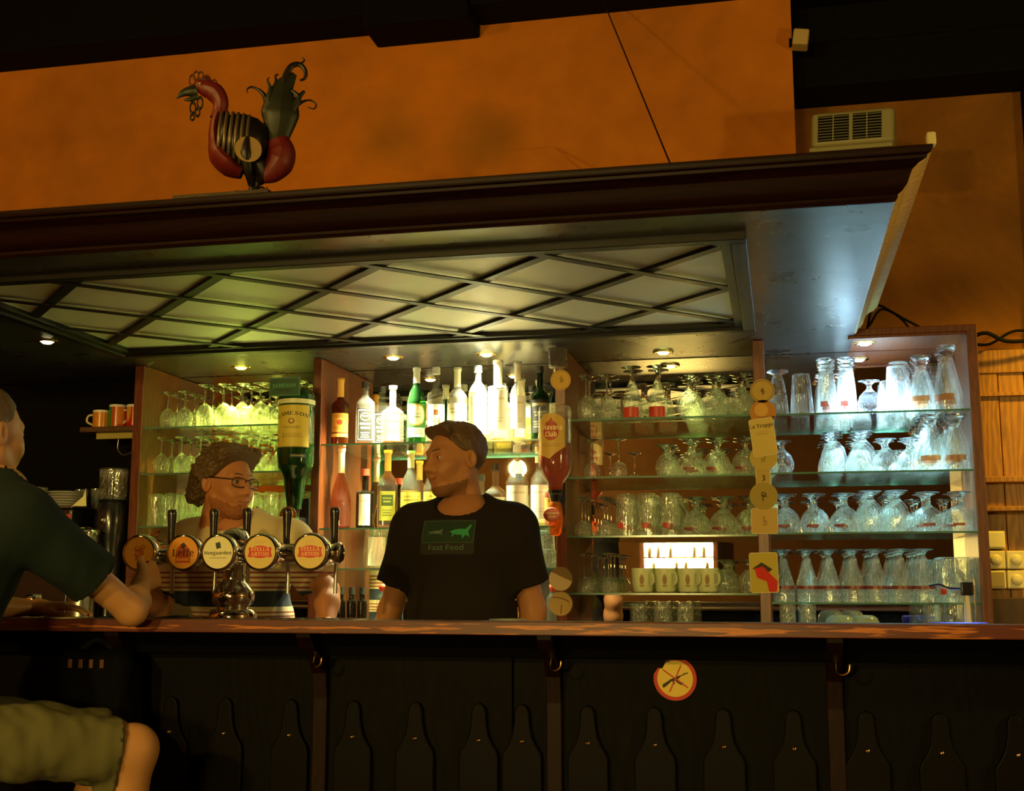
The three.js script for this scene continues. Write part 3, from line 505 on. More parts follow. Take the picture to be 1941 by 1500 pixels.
const LAB = {
  bourbon: (g) => { g.fillStyle = '#e8a040'; g.fillRect(0, 0, 128, 160); g.fillStyle = '#c23a18'; g.beginPath(); g.arc(64, 62, 18, 0, 7); g.fill(); scribble(g, 24, 12, 80, 2, 12, '#7a2a10'); scribble(g, 24, 92, 80, 2, 12, '#8a4a18'); g.fillStyle = '#7a3a14'; g.fillRect(0, 128, 128, 10); g.fillStyle = '#f0b860'; g.fillRect(0, 138, 128, 22); },
  blackLabel: (g) => { g.fillStyle = '#15140f'; g.fillRect(0, 0, 128, 160); g.strokeStyle = '#e8e4cc'; g.lineWidth = 4; g.strokeRect(8, 8, 112, 144); g.beginPath(); g.ellipse(64, 40, 40, 18, 0, 0, 7); g.stroke(); scribble(g, 38, 34, 52, 1, 12, '#e8e4cc'); g.fillStyle = '#e8e4cc'; g.font = 'bold 24px serif'; scribble(g, 20, 70, 88, 2, 20, '#e8e4cc'); scribble(g, 26, 116, 76, 3, 11, '#c8c4ac'); },
  cream: (g) => { g.fillStyle = '#efe6c8'; g.fillRect(0, 0, 128, 160); scribble(g, 20, 24, 88, 2, 18, '#a08848'); scribble(g, 24, 80, 80, 3, 13, '#b8a878'); },
  oval: (g) => { g.fillStyle = '#1f6a28'; g.fillRect(0, 0, 128, 160); g.fillStyle = '#d8a840'; g.beginPath(); g.ellipse(64, 54, 54, 52, 0, 0, 7); g.fill(); g.fillStyle = '#f6f2e0'; g.beginPath(); g.ellipse(64, 54, 47, 45, 0, 0, 7); g.fill(); scribble(g, 36, 46, 56, 2, 14, '#6a8a5a'); g.fillStyle = '#f6f2e0'; g.fillRect(6, 114, 116, 44); scribble(g, 20, 126, 84, 2, 12, '#888868'); },
  white: (g) => { g.fillStyle = '#fbf6e4'; g.fillRect(0, 0, 128, 160); scribble(g, 26, 30, 76, 1, 20, '#c8b880'); scribble(g, 34, 110, 60, 2, 12, '#d8cca0'); },
  whiteMark: (g) => { g.fillStyle = '#f6eccc'; g.fillRect(0, 0, 128, 160); g.fillStyle = '#9a5a28'; g.fillRect(50, 34, 28, 34); scribble(g, 24, 90, 80, 2, 13, '#b89858'); },
  darkLabel: (g) => { g.fillStyle = '#1c1a10'; g.fillRect(0, 0, 128, 160); scribble(g, 14, 16, 100, 1, 30, '#d8cc9a'); scribble(g, 26, 56, 76, 2, 16, '#8a7a4a'); scribble(g, 22, 104, 80, 3, 12, '#a89a6a'); },
  yellow: (g) => { g.fillStyle = '#ecd860'; g.fillRect(0, 0, 128, 160); scribble(g, 20, 20, 88, 2, 18, '#8a7420'); g.fillStyle = '#f6ec9a'; g.fillRect(14, 70, 100, 50); scribble(g, 24, 82, 80, 2, 14, '#a08a30'); },
  greenAmber: (g) => { g.fillStyle = '#b8b040'; g.fillRect(0, 0, 128, 160); g.fillStyle = '#4a5a18'; g.fillRect(16, 20, 96, 60); scribble(g, 26, 34, 76, 2, 18, '#c8c060'); scribble(g, 26, 100, 76, 3, 14, '#5a5a18'); },
};
const LABM = {}; const labMat = (k) => LABM[k] || (LABM[k] = std(1, 1, 1, 0.55, { map: canvasTex(128, 160, LAB[k]) }));
function makeBottle(b) { // b: h, r, neck, body (height of the shoulder start), glass, liquid, level, label, ly, cap
  const t = new THREE.Group(); t.name = 'bottle';
  const nr = b.neck || 0.0135, sh = b.body, sr = b.h - (b.nl || 0.085);
  const prof = (k, top) => { const o = [[0.0005, 0.006], [b.r * 0.75 * k, 0.004], [b.r * 0.93 * k, 0.001], [b.r * k, 0.010], [b.r * k, sh], [b.r * 0.97 * k, sh + 0.012], [mix(b.r, nr, 0.42) * k, mix(sh, sr, 0.62)], [mix(b.r, nr, 0.85) * k, mix(sh, sr, 0.9)], [nr * k, sr + 0.004], [nr * 0.95 * k, b.h - 0.014], [nr * 1.18 * k, b.h - 0.012], [nr * 1.18 * k, b.h - 0.002], [nr * 0.8 * k, b.h]]; return o.filter((q) => q[1] <= top); };
  const w = (g) => b.sq ? squared(g, b.sq) : g;
  mesh('glass', w(lathe(prof(1, 9), b.sq ? 40 : 28)), GL[b.glass], t);
  if (b.liquid) { const q = prof(0.93, b.level * b.h).map(([x, y]) => [x, y + 0.003]); q.push([0.0005, q[q.length - 1][1]]); mesh('liquid', w(lathe(q, b.sq ? 40 : 24)), LQ[b.liquid], t); }
  if (b.label) mesh('label', labelGeo(b.r * 1.012, b.ly[0], b.ly[1], b.arc || 2.3, b.sq), labMat(b.label), t);
  if (b.sleeve) mesh('neck_foil', lathe([[nr * 1.04, sr + 0.006], [nr * 1.04, b.h - 0.014], [nr * 1.25, b.h - 0.012], [nr * 1.25, b.h + 0.002], [0.0005, b.h + 0.003]], 20), std(...b.sleeve, 0.4), t);
  else mesh('cap', cyl(nr * 1.25, nr * 1.2, b.h - 0.022, b.h + 0.006, 18), std(...(b.cap || [0.03, 0.03, 0.03]), 0.4, { metalness: b.metal || 0 }), t);
  return t;
}
function bottle(x, y, z, turn, b, label, group) { const t = makeBottle(b); t.name = numbered('bottle'); t.position.set(x, y + 0.0005, z); t.rotation.y = turn; t.userData = { label, category: 'bottle' }; if (group) t.userData.group = group; scene.add(t); return t; }
const TS = 1.790, MS = 1.445, zB = -4.80;
bottle(-1.785, TS, zB, 0.3, { h: 0.285, r: 0.037, body: 0.165, glass: 'brown', liquid: 'amber', level: 0.6, label: 'bourbon', ly: [0.035, 0.135], sleeve: [0.75, 0.42, 0.08] }, 'brown whiskey bottle with an orange label, leftmost on the top bottle shelf');
bottle(-1.675, TS, zB, 0.36, { h: 0.262, r: 0.039, body: 0.165, sq: 6, nl: 0.055, glass: 'clear', liquid: 'amber', level: 0.16, label: 'blackLabel', ly: [0.014, 0.15], arc: 1.5, cap: [0.02, 0.02, 0.02] }, 'square clear bottle with a black and white label');
bottle(-1.645, TS, -4.93, 0.3, { h: 0.262, r: 0.039, body: 0.165, sq: 6, nl: 0.055, glass: 'clear', label: 'blackLabel', ly: [0.014, 0.15], arc: 1.5 }, 'square clear bottle half hidden behind the black labelled one');
bottle(-1.555, TS, zB, 0.3, { h: 0.245, r: 0.047, body: 0.125, glass: 'clear', liquid: 'amber', level: 0.5, label: 'cream', ly: [0.012, 0.125], arc: 1.5, sleeve: [0.70, 0.42, 0.30] }, 'stout clear whisky bottle with a pinkish neck foil');
bottle(-1.452, TS, zB, 0.3, { h: 0.318, r: 0.040, body: 0.165, nl: 0.07, glass: 'green', label: 'oval', ly: [0.024, 0.165], sleeve: [0.7, 0.72, 0.62] }, 'tall green bottle with a white oval label');
bottle(-1.368, TS, zB, 0.28, { h: 0.312, r: 0.037, body: 0.195, glass: 'clear', liquid: 'amber', level: 0.3, label: 'whiteMark', ly: [0.05, 0.16], cap: [0.6, 0.6, 0.55] }, 'clear bottle with a cream label bearing a brown square');
bottle(-1.277, TS, zB, 0.26, { h: 0.312, r: 0.042, body: 0.18, glass: 'clear', liquid: 'pale', level: 0.55, label: 'cream', ly: [0.03, 0.16], sleeve: [0.8, 0.78, 0.6] }, 'broad clear bottle with a cream label above the dark shirted barman');
bottle(-1.190, TS, zB, 0.24, { h: 0.312, r: 0.039, body: 0.20, nl: 0.06, glass: 'clear', liquid: 'pale', level: 0.7, label: 'white', ly: [0.03, 0.19], cap: [0.55, 0.6, 0.65] }, 'clear square shouldered bottle with a blank white label and grey cap');
bottle(-1.105, TS, zB, 0.22, { h: 0.335, r: 0.042, body: 0.215, nl: 0.10, neck: 0.017, glass: 'clear', liquid: 'amber', level: 0.12, label: 'white', ly: [0.045, 0.21], sleeve: [0.85, 0.80, 0.55] }, 'tallest clear bottle with a large white label and cream foil');
bottle(-1.022, TS, zB, 0.2, { h: 0.325, r: 0.034, body: 0.18, glass: 'clear', liquid: 'gold', level: 0.25, label: 'white', ly: [0.05, 0.185], sleeve: [0.85, 0.82, 0.65] }, 'slim clear bottle with a white label and golden rest');
bottle(-0.985, TS, -4.92, 0.2, { h: 0.24, r: 0.036, body: 0.14, glass: 'clear', liquid: 'gold', level: 0.5, label: 'yellow', ly: [0.02, 0.11] }, 'golden bottle standing behind the slim white labelled bottle');
bottle(-0.930, TS, zB, 0.18, { h: 0.30, r: 0.038, body: 0.17, glass: 'darkGreen', label: 'darkLabel', ly: [0.03, 0.165], cap: [0.05, 0.05, 0.04] }, 'dark green bottle with a black label, near the rum dispenser');
bottle(-0.872, TS, -4.87, 0.15, { h: 0.318, r: 0.033, body: 0.18, glass: 'darkGreen', label: 'white', ly: [0.05, 0.16], sleeve: [0.85, 0.82, 0.7] }, 'dark green bottle with white foil half behind the rum dispenser');
// second bottle shelf
bottle(-1.775, MS, zB, 0.2, { h: 0.335, r: 0.042, body: 0.11, nl: 0.11, glass: 'pink', liquid: 'red', level: 0.25, sleeve: [0.85, 0.80, 0.62] }, 'pinkish clear bottle with a cream foil, left end of second bottle shelf');
bottle(-1.668, MS, zB, 0.25, { h: 0.24, r: 0.038, body: 0.14, glass: 'smoke', liquid: 'dark', level: 0.55, label: 'white', ly: [0.012, 0.14], arc: 1.3, cap: [0.6, 0.06, 0.03] }, 'dark bottle with a long white label and a red cap');
bottle(-1.572, MS, zB, 0.3, { h: 0.32, r: 0.042, body: 0.17, sq: 4, nl: 0.09, glass: 'clear', liquid: 'amber', level: 0.52, label: 'greenAmber', ly: [0.03, 0.15], arc: 1.4, sleeve: [0.85, 0.62, 0.15] }, 'angular amber bottle with a green label and a yellow neck');
bottle(-1.472, MS, zB, 0.3, { h: 0.315, r: 0.044, body: 0.15, nl: 0.075, glass: 'clear', liquid: 'gold', level: 0.48, label: 'yellow', ly: [0.02, 0.145], sleeve: [0.85, 0.72, 0.35] }, 'golden bottle with a yellow label beside the angular amber one');
bottle(-1.375, MS, zB, 0.3, { h: 0.305, r: 0.044, body: 0.15, nl: 0.075, glass: 'clear', liquid: 'gold', level: 0.48, label: 'yellow', ly: [0.02, 0.145], sleeve: [0.8, 0.75, 0.5] }, 'golden bottle with a yellow label by the barman\'s chin');
bottle(-1.285, MS, zB, 0.3, { h: 0.25, r: 0.040, body: 0.13, glass: 'clear', liquid: 'pale', level: 0.4, label: 'white', ly: [0.02, 0.12] }, 'short clear bottle behind the dark shirted barman\'s head');
bottle(-1.115, MS, zB, 0.2, { h: 0.25, r: 0.042, body: 0.13, glass: 'clear', liquid: 'pale', level: 0.4, label: 'white', ly: [0.02, 0.12] }, 'short clear bottle with a white label behind the barman\'s neck');
bottle(-1.025, MS, zB, 0.2, { h: 0.325, r: 0.047, body: 0.17, nl: 0.09, glass: 'clear', liquid: 'pale', level: 0.4, label: 'white', ly: [0.03, 0.165], cap: [0.8, 0.8, 0.7] }, 'broad clear bottle with a glaring white label right of the barman');
bottle(-0.925, MS, zB, 0.15, { h: 0.325, r: 0.046, body: 0.17, nl: 0.09, glass: 'clear', liquid: 'pale', level: 0.35, label: 'white', ly: [0.03, 0.165], cap: [0.55, 0.22, 0.05] }, 'broad clear bottle with a white label and a cork stopper');
bottle(-0.877, MS, -4.745, 0.15, { h: 0.215, r: 0.027, body: 0.13, glass: 'clear', liquid: 'amber', level: 0.8, label: 'bourbon', ly: [0.03, 0.11], cap: [0.7, 0.4, 0.06] }, 'small orange bottle with an orange label beside the rum dispenser');
// third shelf and back counter
{
  const t = thing('menu_jar', 'clear jar holding a white card on the lowest bottle shelf', 'jar', [-1.615, 1.2825, -4.80]);
  mesh('jar', lathe([[0.0005, 0.004], [0.045, 0.002], [0.052, 0.012], [0.054, 0.06], [0.050, 0.11], [0.048, 0.152], [0.0505, 0.156]], 28), M.glassGlint, t);
  const cd = bx(-0.035, 0.012, -0.002, 0.035, 0.13, 0.002); cd.rotateX(-0.12); cd.rotateY(0.3); mesh('card', cd, std(0.85, 0.82, 0.72, 0.7), t);
}
for (const [x, w] of [[-0.985, 'left'], [-0.895, 'right']]) for (const [k, lv] of [[0, 'lower'], [1, 'upper']]) {
  const o = GK.shot[2].clone(); o.name = numbered('tumbler'); o.position.set(x, 1.2825 + k * 0.093 - (k ? 0.0 : 0), -4.77); o.scale.set(1.2, 0.8, 1.2); o.position.y = 1.2825 + k * 0.0742; o.userData = { label: `low clear tumbler, ${lv} of the ${w} stack on the lowest bottle shelf`, category: 'glass', group: 'stacked tumblers on the lowest bottle shelf' }; scene.add(o);
}
for (const [x, w] of [[-1.735, 'leftmost'], [-1.69, 'middle'], [-1.645, 'rightmost']])
  bottle(x, 1.055, -4.72, 0, { h: 0.145, r: 0.019, body: 0.085, nl: 0.04, neck: 0.010, glass: 'smoke', liquid: 'dark', level: 0.6, cap: [0.03, 0.03, 0.03] }, w + ' of three small dark bottles on the back counter', 'small dark bottles');
for (const [x, w] of [[-1.565, 'left'], [-0.868, 'right']])
  bottle(x, 1.055, -4.74, 0, { h: 0.16, r: 0.026, body: 0.10, nl: 0.03, glass: 'clear', liquid: 'pale', level: 0.5, sleeve: [0.65, 0.05, 0.02] }, `small red capped bottle to the ${w} of the dark shirted barman`);
for (const [x, h, w] of [[-1.515, 0.12, 'clear low bottle beside the left arm of the dark shirted barman'], [-1.05, 0.135, 'clear low bottle beside the right arm of the dark shirted barman']])
  bottle(x, 1.055, -4.72, 0, { h, r: 0.03, body: 0.075, nl: 0.025, glass: 'clear', liquid: 'pale', level: 0.5, cap: [0.1, 0.1, 0.1] }, w);

// ---------------------------------------------------------------- big upside-down dispenser bottles on the uprights
function optic(t, y0, mat, disc) { // measuring tap below the neck
  mesh('stopper', cyl(0.016, 0.030, y0 - 0.03, y0 + 0.014, 20), M.blackPlastic, t);
  mesh('measure', lathe([[0.012, y0 - 0.16], [0.022, y0 - 0.15], [0.027, y0 - 0.11], [0.027, y0 - 0.05], [0.020, y0 - 0.032]], 24), mat, t);
  mesh('spout', cyl(0.006, 0.010, y0 - 0.215, y0 - 0.158, 14), M.chrome, t);
  mesh('bracket', merge([bx(-0.012, y0 - 0.06, -0.115, 0.012, y0 - 0.03, -0.02), bx(-0.02, y0 - 0.14, -0.118, 0.02, y0 + 0.05, -0.105)]), M.blackPlastic, t);
}
{
  const t = thing('dispenser_bottle', 'huge green whiskey bottle mounted upside down with a yellow label', 'bottle', [-1.888, 0, -4.575]);
  const R = 0.0735;
  const P = [[0.030, 1.515], [0.030, 1.53], [0.034, 1.55], [0.041, 1.60], [0.043, 1.632], [0.052, 1.655], [0.066, 1.675], [R, 1.70], [R, 1.96], [0.068, 1.985], [0.050, 1.997], [0.0005, 1.992]];
  mesh('glass', lathe(P, 40), tint(0.07, 0.30, 0.09, 0.9), t);
  mesh('whiskey', lathe([[0.0005, 1.522], [0.028, 1.524], [0.039, 1.60], [0.041, 1.632], [0.05, 1.658], [0.068, 1.70], [0.0705, 1.765], [0.0005, 1.765]], 32), tint(0.012, 0.008, 0.003, 0.35), t);
  mesh('rim_band', cyl(R + 0.001, R + 0.001, 1.934, 1.952, 40), std(0.72, 0.70, 0.42, 0.4), t);
  const tx = canvasTex(512, 768, (g, w, h) => {
    g.fillStyle = '#cdb545'; g.fillRect(0, 0, w, h); g.strokeStyle = '#2a2610'; g.lineWidth = 8; g.strokeRect(6, 6, w - 12, h - 12);
    g.fillStyle = '#1c1a0c'; g.font = 'bold 92px serif'; g.textAlign = 'center';
    [...'JAMESON'].forEach((c, i) => { const a = (i - 3) * 0.13; g.save(); g.translate(256 + Math.sin(a) * 560, 690 - Math.cos(a) * 560); g.rotate(a); g.fillText(c, 0, 60); g.restore(); });
    g.fillStyle = '#7a3a18'; g.beginPath(); g.ellipse(256, 300, 42, 52, 0, 0, 7); g.fill(); g.fillStyle = '#cdb545'; g.beginPath(); g.ellipse(256, 296, 24, 32, 0, 0, 7); g.fill();
    scribble(g, 120, 390, 270, 2, 26, '#5a4a1c'); scribble(g, 100, 520, 310, 3, 28, '#8a7428'); g.fillStyle = '#8a7428'; g.fillRect(140, 480, 6, 220);
    g.fillStyle = '#5a2a14'; g.fillRect(14, 600, 40, 60);
  });
  mesh('label', labelGeo(R + 0.0012, 1.757, 1.928, 2.1).rotateY(0.12), std(1, 1, 1, 0.5, { map: tx }), t);
  mesh('lower_print', labelGeo(R + 0.001, 1.715, 1.73, 0.9).rotateY(0.5), std(1, 1, 1, 0.6, { map: canvasTex(256, 32, (g, w, h) => { g.fillStyle = '#141a0c'; g.fillRect(0, 0, w, h); scribble(g, 30, 8, 190, 1, 26, '#b0a878'); }) }), t);
  optic(t, 1.515, tint(0.10, 0.30, 0.08, 0.85));
  const disc = mesh('emblem_disc', cyl(0.034, 0.034, -0.004, 0.004, 32).rotateX(Math.PI / 2).translate(-0.005, 1.49, 0.045), M.brass, t);
  mesh('emblem_face', new THREE.CircleGeometry(0.030, 32).translate(-0.005, 1.49, 0.0496), std(1, 1, 1, 0.5, { map: canvasTex(128, 128, (g) => { g.fillStyle = '#a8521c'; g.fillRect(0, 0, 128, 128); g.strokeStyle = '#d8a84a'; g.lineWidth = 5; g.beginPath(); g.arc(64, 64, 50, 0, 7); g.stroke(); scribble(g, 30, 52, 66, 2, 16, '#6a2a10'); }) }), disc);
  mesh('wire_loop', tube([[0.03, 1.47, 0.02], [0.05, 1.45, 0.02], [0.055, 1.41, 0.02], [0.03, 1.385, 0.02]], 0.0025, 20, 6), M.chrome, t);
}
{
  const t = thing('brand_plaque', 'dark green name sign clipped in front of the huge green bottle', 'sign', [-1.905, 1.997, -4.487]);
  const tx = canvasTex(512, 300, (g, w, h) => { g.fillStyle = '#0d4424'; g.fillRect(0, 0, w, h); g.strokeStyle = '#3a7a50'; g.lineWidth = 8; g.strokeRect(6, 6, w - 12, h - 12); g.fillStyle = '#4f9a62'; g.font = 'bold 84px serif'; g.textAlign = 'center'; g.fillText('JAMESON', 256, 160); g.fillStyle = '#06200f'; g.fillRect(150, 200, 212, 26); });
  mesh('plate', bx(-0.064, -0.037, -0.004, 0.064, 0.037, 0.003), std(0.012, 0.07, 0.03, 0.4), t);
  const f = new THREE.PlaneGeometry(0.124, 0.070); f.translate(0, 0, 0.0036); mesh('face', f, std(1, 1, 1, 0.45, { map: tx }), t);
  mesh('clip', bx(-0.01, -0.03, -0.012, 0.01, -0.0, -0.0045), M.blackPlastic, t);
}
{
  const t = thing('dispenser_bottle', 'huge clear rum bottle mounted upside down, half full of red brown rum', 'bottle', [-0.829, 0, -4.575]);
  const R = 0.0635;
  mesh('glass', lathe([[0.026, 1.555], [0.026, 1.58], [0.032, 1.605], [0.048, 1.625], [0.060, 1.65], [R, 1.675], [R, 1.87], [0.061, 1.893], [0.045, 1.902], [0.0005, 1.897]], 40), GL.clear, t);
  mesh('rum', lathe([[0.0005, 1.56], [0.024, 1.562], [0.030, 1.608], [0.046, 1.629], [0.058, 1.655], [0.0605, 1.68], [0.0605, 1.752], [0.0005, 1.752]], 36), phys(0.42, 0.055, 0.006, 0.06, { transmission: 0.55, thickness: 0, ior: 1.36 }), t);
  mesh('shoulder_ring', cyl(R + 0.0015, R + 0.0015, 1.866, 1.874, 40), M.glassGlint, t);
  const tx = canvasTex(512, 640, (g, w, h) => {
    g.clearRect(0, 0, w, h); g.fillStyle = '#c9a148'; g.beginPath(); g.moveTo(20, 120); g.quadraticCurveTo(256, -60, 492, 120); g.lineTo(492, 470); g.quadraticCurveTo(300, 560, 230, 630); g.lineTo(20, 560); g.fill();
    g.fillStyle = '#a8421c'; g.beginPath(); g.arc(250, 260, 130, 0, 7); g.fill(); g.beginPath(); g.moveTo(220, 140); g.lineTo(256, 84); g.lineTo(292, 140); g.fill();
    g.fillStyle = '#f0dca0'; g.font = 'bold 92px sans-serif'; g.textAlign = 'center'; g.fillText('Havana', 280, 250); g.fillText('Club', 250, 340);
    scribble(g, 90, 430, 320, 2, 26, '#a07830');
  });
  mesh('label', labelGeo(R + 0.0012, 1.685, 1.872, 1.9).rotateY(-0.05), std(1, 1, 1, 0.5, { map: tx, transparent: true, alphaTest: 0.5 }), t);
  optic(t, 1.56, tint(0.95, 0.42, 0.06, 0.85));
  const lp = mesh('logo_plate', lathe([[0.0005, 0.005], [0.026, 0.004], [0.030, 0]], 32).rotateX(Math.PI / 2).scale(1.12, 0.92, 1).translate(-0.004, 1.478, 0.046), std(0.55, 0.10, 0.03, 0.45), t);
  mesh('logo_face', new THREE.CircleGeometry(0.0265, 32).scale(1.12, 0.92, 1).translate(-0.004, 1.478, 0.0516), std(1, 1, 1, 0.45, { map: canvasTex(256, 256, (g) => { g.fillStyle = '#c2492a'; g.fillRect(0, 0, 256, 256); g.fillStyle = '#f0dcb0'; g.font = 'bold 62px sans-serif'; g.textAlign = 'center'; g.fillText('Havana', 128, 118); g.fillText('Club', 128, 186); }) }), lp);
}
// coasters and cards pinned on the uprights
{
  const art = (bg, ink, seed, edge) => canvasTex(128, 128, (g) => { g.fillStyle = bg; g.fillRect(0, 0, 128, 128); if (edge) { g.strokeStyle = edge; g.lineWidth = 9; g.beginPath(); g.arc(64, 64, 57, 0, 7); g.stroke(); } const r = rng(seed); g.strokeStyle = ink; g.lineWidth = 5; for (let k = 0; k < 5; k++) { g.beginPath(); g.moveTo(50 + r() * 30, 40 + r() * 50); g.quadraticCurveTo(40 + r() * 50, 30 + r() * 60, 54 + r() * 26, 50 + r() * 40); g.stroke(); } });
  const disc = (x, y, r, tx, label, z = CF + 0.0006) => {
    const t = thing('beer_mat', label, 'beer mat', [x, y, z]);
    mesh('mat', cyl(r, r, 0, 0.0016, 40).rotateX(Math.PI / 2), M.card, t);
    mesh('print', new THREE.CircleGeometry(r * 0.995, 40).translate(0, 0, 0.0019), std(1, 1, 1, 0.8, { map: tx }), t); return t;
  };
  const rectMat = (x, y, w, h, tx, label, tilt = 0, z = CF + 0.0006, name = 'beer_mat', cat = 'beer mat') => {
    const t = thing(name, label, cat, [x, y, z]); t.rotation.z = tilt;
    mesh('mat', extrude([[-w / 2 + 0.006, -h / 2], [w / 2 - 0.006, -h / 2], [w / 2, -h / 2 + 0.006], [w / 2, h / 2 - 0.006], [w / 2 - 0.006, h / 2], [-w / 2 + 0.006, h / 2], [-w / 2, h / 2 - 0.006], [-w / 2, -h / 2 + 0.006]], 0.0016), M.card, t);
    mesh('print', new THREE.PlaneGeometry(w - 0.006, h - 0.006).translate(0, 0, 0.0019), std(1, 1, 1, 0.8, { map: tx }), t); return t;
  };
  disc(-0.827, 2.020, 0.041, art('#c7a04a', '#8a6a28', 3, '#b8923c'), 'round tan beer mat high on the upright, above the rum bottle');
  disc(-0.832, 1.240, 0.046, canvasTex(128, 128, (g) => { g.fillStyle = '#d8c88a'; g.fillRect(0, 0, 128, 128); g.fillStyle = '#8a7440'; g.beginPath(); g.moveTo(0, 20); g.quadraticCurveTo(60, 50, 128, 78); g.lineTo(128, 0); g.lineTo(0, 0); g.fill(); }), 'round beer mat half cream half brown on the upright below the rum bottle');
  disc(-0.832, 1.145, 0.046, canvasTex(128, 128, (g) => { g.fillStyle = '#b8a458'; g.fillRect(0, 0, 128, 128); g.strokeStyle = '#4a3a18'; g.lineWidth = 4; g.beginPath(); g.moveTo(20, 30); g.quadraticCurveTo(80, 30, 110, 56); g.moveTo(70, 70); g.lineTo(64, 118); g.stroke(); }), 'lowest round olive beer mat on the upright below the rum bottle');
  disc(-0.045, 1.950, 0.046, art('#b89a48', '#6a4a20', 11, '#9a7c38'), 'topmost round beer mat on the upright left of the rightmost bay');
  disc(-0.045, 1.866, 0.049, canvasTex(128, 128, (g) => { g.fillStyle = '#b87a2c'; g.fillRect(0, 0, 128, 128); g.fillStyle = '#d0a04a'; g.beginPath(); g.arc(56, 50, 34, 0, 7); g.fill(); scribble(g, 40, 84, 60, 2, 12, '#5a2a10'); g.fillStyle = '#6a2a10'; g.beginPath(); g.arc(112, 100, 18, 0, 7); g.fill(); }), 'orange brown round beer mat, second from the top of the upright');
  rectMat(-0.047, 1.772, 0.092, 0.145, canvasTex(256, 384, (g, w, h) => { g.fillStyle = '#cbb05c'; g.fillRect(0, 0, w, h); g.fillStyle = '#2a2210'; g.font = 'bold 54px serif'; g.textAlign = 'center'; g.fillText('La Trappe', 128, 90); scribble(g, 50, 130, 150, 2, 24, '#a88c44'); }), 'tilted rectangular beer card with dark lettering on the right upright', 0.12, CF + 0.006);
  disc(-0.048, 1.695, 0.051, art('#b8a04a', '#8a7a34', 23), 'round yellowish beer mat just under the tilted rectangular card', CF + 0.0032);
  rectMat(-0.052, 1.618, 0.055, 0.085, art('#b49a48', '#3a2c14', 31), 'narrow upright beer mat between the round ones on the right upright', 0.03);
  disc(-0.052, 1.548, 0.052, art('#a08a3c', '#4a3a1a', 41), 'mottled olive round beer mat in the middle of the right upright', CF + 0.0032);
  rectMat(-0.052, 1.455, 0.100, 0.098, art('#c0a056', '#9a7c40', 51), 'square tan beer mat with rounded corners on the right upright', 0.0, CF + 0.0012);
  rectMat(-0.060, 1.262, 0.105, 0.150, canvasTex(256, 384, (g, w, h) => { g.fillStyle = '#b8a43c'; g.fillRect(0, 0, w, h); g.fillStyle = '#3a3018'; g.beginPath(); g.moveTo(20, 150); g.lineTo(110, 90); g.lineTo(210, 160); g.lineTo(150, 210); g.fill(); g.fillStyle = '#c8281a'; g.beginPath(); g.moveTo(40, 150); g.lineTo(120, 130); g.lineTo(200, 220); g.lineTo(256, 280); g.lineTo(240, 384); g.lineTo(170, 384); g.lineTo(150, 280); g.lineTo(60, 240); g.fill(); }), 'yellow card with a red and black picture low on the right upright', 0.02, CF + 0.0012, 'picture_card', 'card');
  const t = thing('glass_jar', 'small dark glass jar fixed at the top of the upright above the rum bottle', 'jar', [-0.829, 2.060, -4.655]);
  mesh('jar', lathe([[0.0005, 0.002], [0.034, 0.001], [0.038, 0.01], [0.040, 0.078]], 28), tint(0.30, 0.26, 0.24, 0.7), t);
  mesh('bracket', bx(-0.012, 0.03, -0.044, 0.012, 0.05, -0.0395), M.blackPlastic, t);
}

